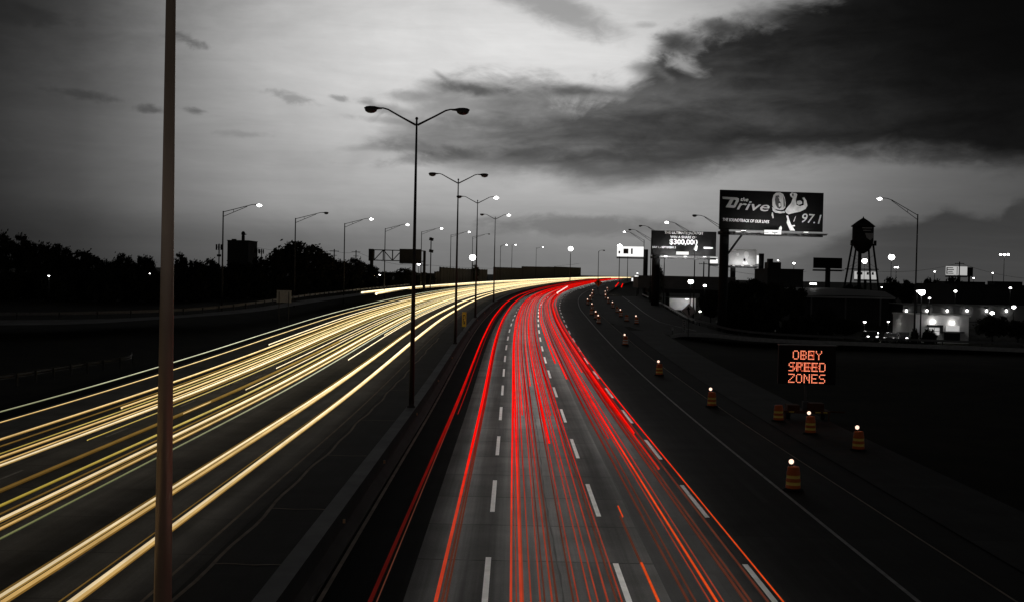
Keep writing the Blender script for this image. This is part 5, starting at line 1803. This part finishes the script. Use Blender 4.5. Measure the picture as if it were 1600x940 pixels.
# bright lamps and small lot lights
def lot_lamp(px, ty, d, r_, label, heads=1, arm=0.0, tall=True, grp='lot lamps in the town'):
    g = place(px, d)
    root = empty('lot_lamp', g, 0, label, 'lamp post', grp)
    h = top_z(px, ty, d) - g.z
    MB().tube([(0, 0, -0.1), (0, 0, h - 0.15)], [0.12, 0.07], 8).build('pole', M['black'], root)
    for j in range(heads):
        x = (j - (heads - 1) / 2) * (r_ * 2.4) + arm
        hd = MB().box((x, -0.05, h + r_ * 0.75), (r_ * 2.0, 0.5, 0.14)).box((x / 2, 0, h + r_ * 0.6), (abs(x) + 0.1, 0.08, 0.08)).build('lamp_head', M['dark_steel'], root)
        MB().ball((x, -0.1, h), (r_ * (0.82 if r_ < 0.5 else 1.0), 0.30, r_ * (0.55 if r_ < 0.5 else 0.85)), 12).build('bowl', M['lamp'], hd)  # large bowls swollen: lamp glare put into the shape
    return root


LOT = [(1437.5, 456.5, 157, 0.50, 'brightest lot lamp on a pole at the corner of the lit white building', 1), (1390.5, 402, 330, 0.95, 'tall bright lot lamp beyond the water tower', 1), (1349, 408, 430, 1.05, 'bright lot lamp seen under the water tower tank', 1),
       (1566.5, 398, 330, 0.45, 'tall twin-headed lot lamp over the far warehouse', 3), (1398.5, 418, 340, 0.32, 'small lot lamp below the tall bright one', 2), (1078, 440, 262, 0.62, 'bright lamp against the bridge parapet', 1), (1100, 446.5, 255, 0.45, 'smaller bright lamp past the bridge parapet', 1),
       (1093, 486, 182, 0.20, 'tiny lamp at the foot of the lit abutment', 1), (1238.5, 411.5, 300, 0.40, 'small lamp above the dark flat-roofed block', 1), (1213.5, 407, 310, 0.24, 'tiny lamp on the rooftop side of the dark block', 1), (1576.5, 450, 225, 0.28, 'small hooked lot lamp before the warehouse', 1),
       (1491, 455, 222, 0.34, 'round white lot lamp before the warehouse', 1), (1549, 488.5, 200, 0.46, 'bright round lamp among the depot wall lamps', 1), (1582.5, 479.5, 205, 0.44, 'bright round lamp at the end of the depot', 1), (1431, 454.8, 165, 0.20, 'small lamp close beside the brightest lot lamp', 1),
       (1450, 465.5, 160, 0.18, 'small lamp just below the brightest lot lamp', 1), (1458.5, 424.5, 320, 0.26, 'small lamp between the lone post and the distant billboard', 1), (1549, 426.5, 330, 0.26, 'small lamp beyond the distant billboard', 1), (1519.5, 434.5, 330, 0.26, 'small lamp at the foot of the distant billboard', 1),
       (1376, 448.5, 230, 0.16, 'tiny upright lamp at the end of the pale roof', 1), (1350, 502.5, 165, 0.22, 'low lamp over the parked cars, nearest the pale roof', 1), (1387, 502, 165, 0.16, 'low small lamp over the parked cars', 1), (1407.5, 503.5, 165, 0.28, 'low wide lamp nearest the lit white building', 1),
       (1370, 519.5, 160, 0.20, 'low lamp behind the parked cars', 1), (995, 427, 420, 0.22, 'small lamp above the bright white roadside board', 1)]
for a in LOT:
    lot_lamp(*a[:5], heads=a[5])
for i, (px, py, d, lb) in enumerate(((76.5, 431, 175, 'pinpoint light among the trees far from the tan post'), (233.5, 427.5, 185, 'pinpoint light among the trees beside the tan post'))):
    lot_lamp(px, py, d - 14, 0.12, lb)
lot_lamp(653.5, 412, 300, 0.5, 'small lamp under the gantry sign panel')
lot_lamp(589, 430, 285, 0.42, 'warm lamp glimpsed under the gantry truss', heads=2)

# bright roadside board at the far end of the streaks
d = 470.0
g = place(997, d)
root = empty('lit_board', g, 0, 'bright white stepped board at the far end of the light streaks', 'lit board')
u = d / F_PX
zz = lambda y: top_z(997, y, d) - g.z
MB().box((0, 0, zz(435.5)), (12 * u, 0.3, 9.5 * u)).box((-1.2, 0.05, zz(437.0)), (12.5 * u, 0.3, 5 * u)).build('panel', M['lit_face'], root)
MB().box((0, 0.2, zz(446) / 2), (0.3, 0.3, zz(436))).build('post', M['black'], root)

# parked cars in the lot behind the guardrail
def parked_car(px, d, rz, label, paint):
    g = place(px, d)
    root = empty('parked_car', g, rz, label, 'car', 'cars parked behind the guardrail')
    b = MB()
    side = [(-2.1, 0.35), (-2.15, 0.62), (-2.0, 0.86), (-1.1, 0.95), (-0.55, 1.38), (0.75, 1.42), (1.45, 0.98), (2.05, 0.90), (2.15, 0.6), (2.1, 0.35)]
    b.prism(side, -0.85, 0.85, Matrix(((1, 0, 0, 0), (0, 0, -1, 0), (0, 1, 0, 0), (0, 0, 0, 1))))
    b.build('body', paint, root)
    for y in (-0.856, 0.856):
        MB().prism([(-0.85, 0.98), (-0.45, 1.30), (0.1, 1.33), (0.1, 0.98)], -0.01, 0.01, Matrix(((1, 0, 0, 0), (0, 0, -1, y), (0, 1, 0, 0), (0, 0, 0, 1)))).prism([(0.18, 0.98), (0.18, 1.33), (0.68, 1.33), (1.2, 0.99)], -0.01, 0.01, Matrix(((1, 0, 0, 0), (0, 0, -1, y), (0, 1, 0, 0), (0, 0, 0, 1)))).build('window', M['glass'], root)
    for sx in (-1.35, 1.35):
        for sy in (-0.8, 0.8):
            wh = MB().lathe([(0.1, -0.1), (0.28, -0.11), (0.32, -0.07), (0.32, 0.07), (0.28, 0.11), (0.1, 0.1)], 16)
            wh.v = [Vector((v.x, v.z, v.y)) for v in wh.v]
            w_ = wh.build('wheel', M['rubber'], root); w_.location = (sx, sy, 0.32)
    for sy in (-0.6, 0.6):
        MB().ball((-2.12, sy, 0.72), (0.07, 0.18, 0.10), 10).build('headlight', M['lamp_soft'], root)
    return root


parked_car(1393, 156, R(62), 'pale car with bright lights parked nearest the lit white building', mat('silver_car_paint', 0.45, 0.25, 0.4, var=0.05))
parked_car(1410, 158, R(70), 'darker car parked between the pale one and the lit white building', mat('grey_car_paint', 0.2, 0.25, 0.4, var=0.05))
parked_car(1360, 160, R(80), 'dark car parked farthest from the lit white building', mat('dark_car_paint', 0.06, 0.25, 0.4, var=0.05))

# delineator posts on the ramp edge
M['white_plastic'] = mat('white_plastic_post', 0.6, 0.5)
for i, (px, py, d, lb) in enumerate(((1050.5, 514, 141.5, 'short delineator post with a bright cap at the gore tip'), (1119, 503, 166, 'short delineator behind the guardrail near the merge sign'), (1211, 517, 157, 'short delineator behind the guardrail above the message board'))):
    g = place(px, d)
    root = empty('delineator_post', g, 0, lb, 'delineator', 'delineator posts on the ramp')
    h = top_z(px, py - 3, d) - g.z
    MB().tube([(0, 0, -0.1), (0, 0, h - 0.3)], 0.045, 8).build('post', M['dark_steel'], root)
    MB().box((0, -0.03, h - 0.18), (0.16, 0.05, 0.30)).build('cap', M['white_plastic'], root)
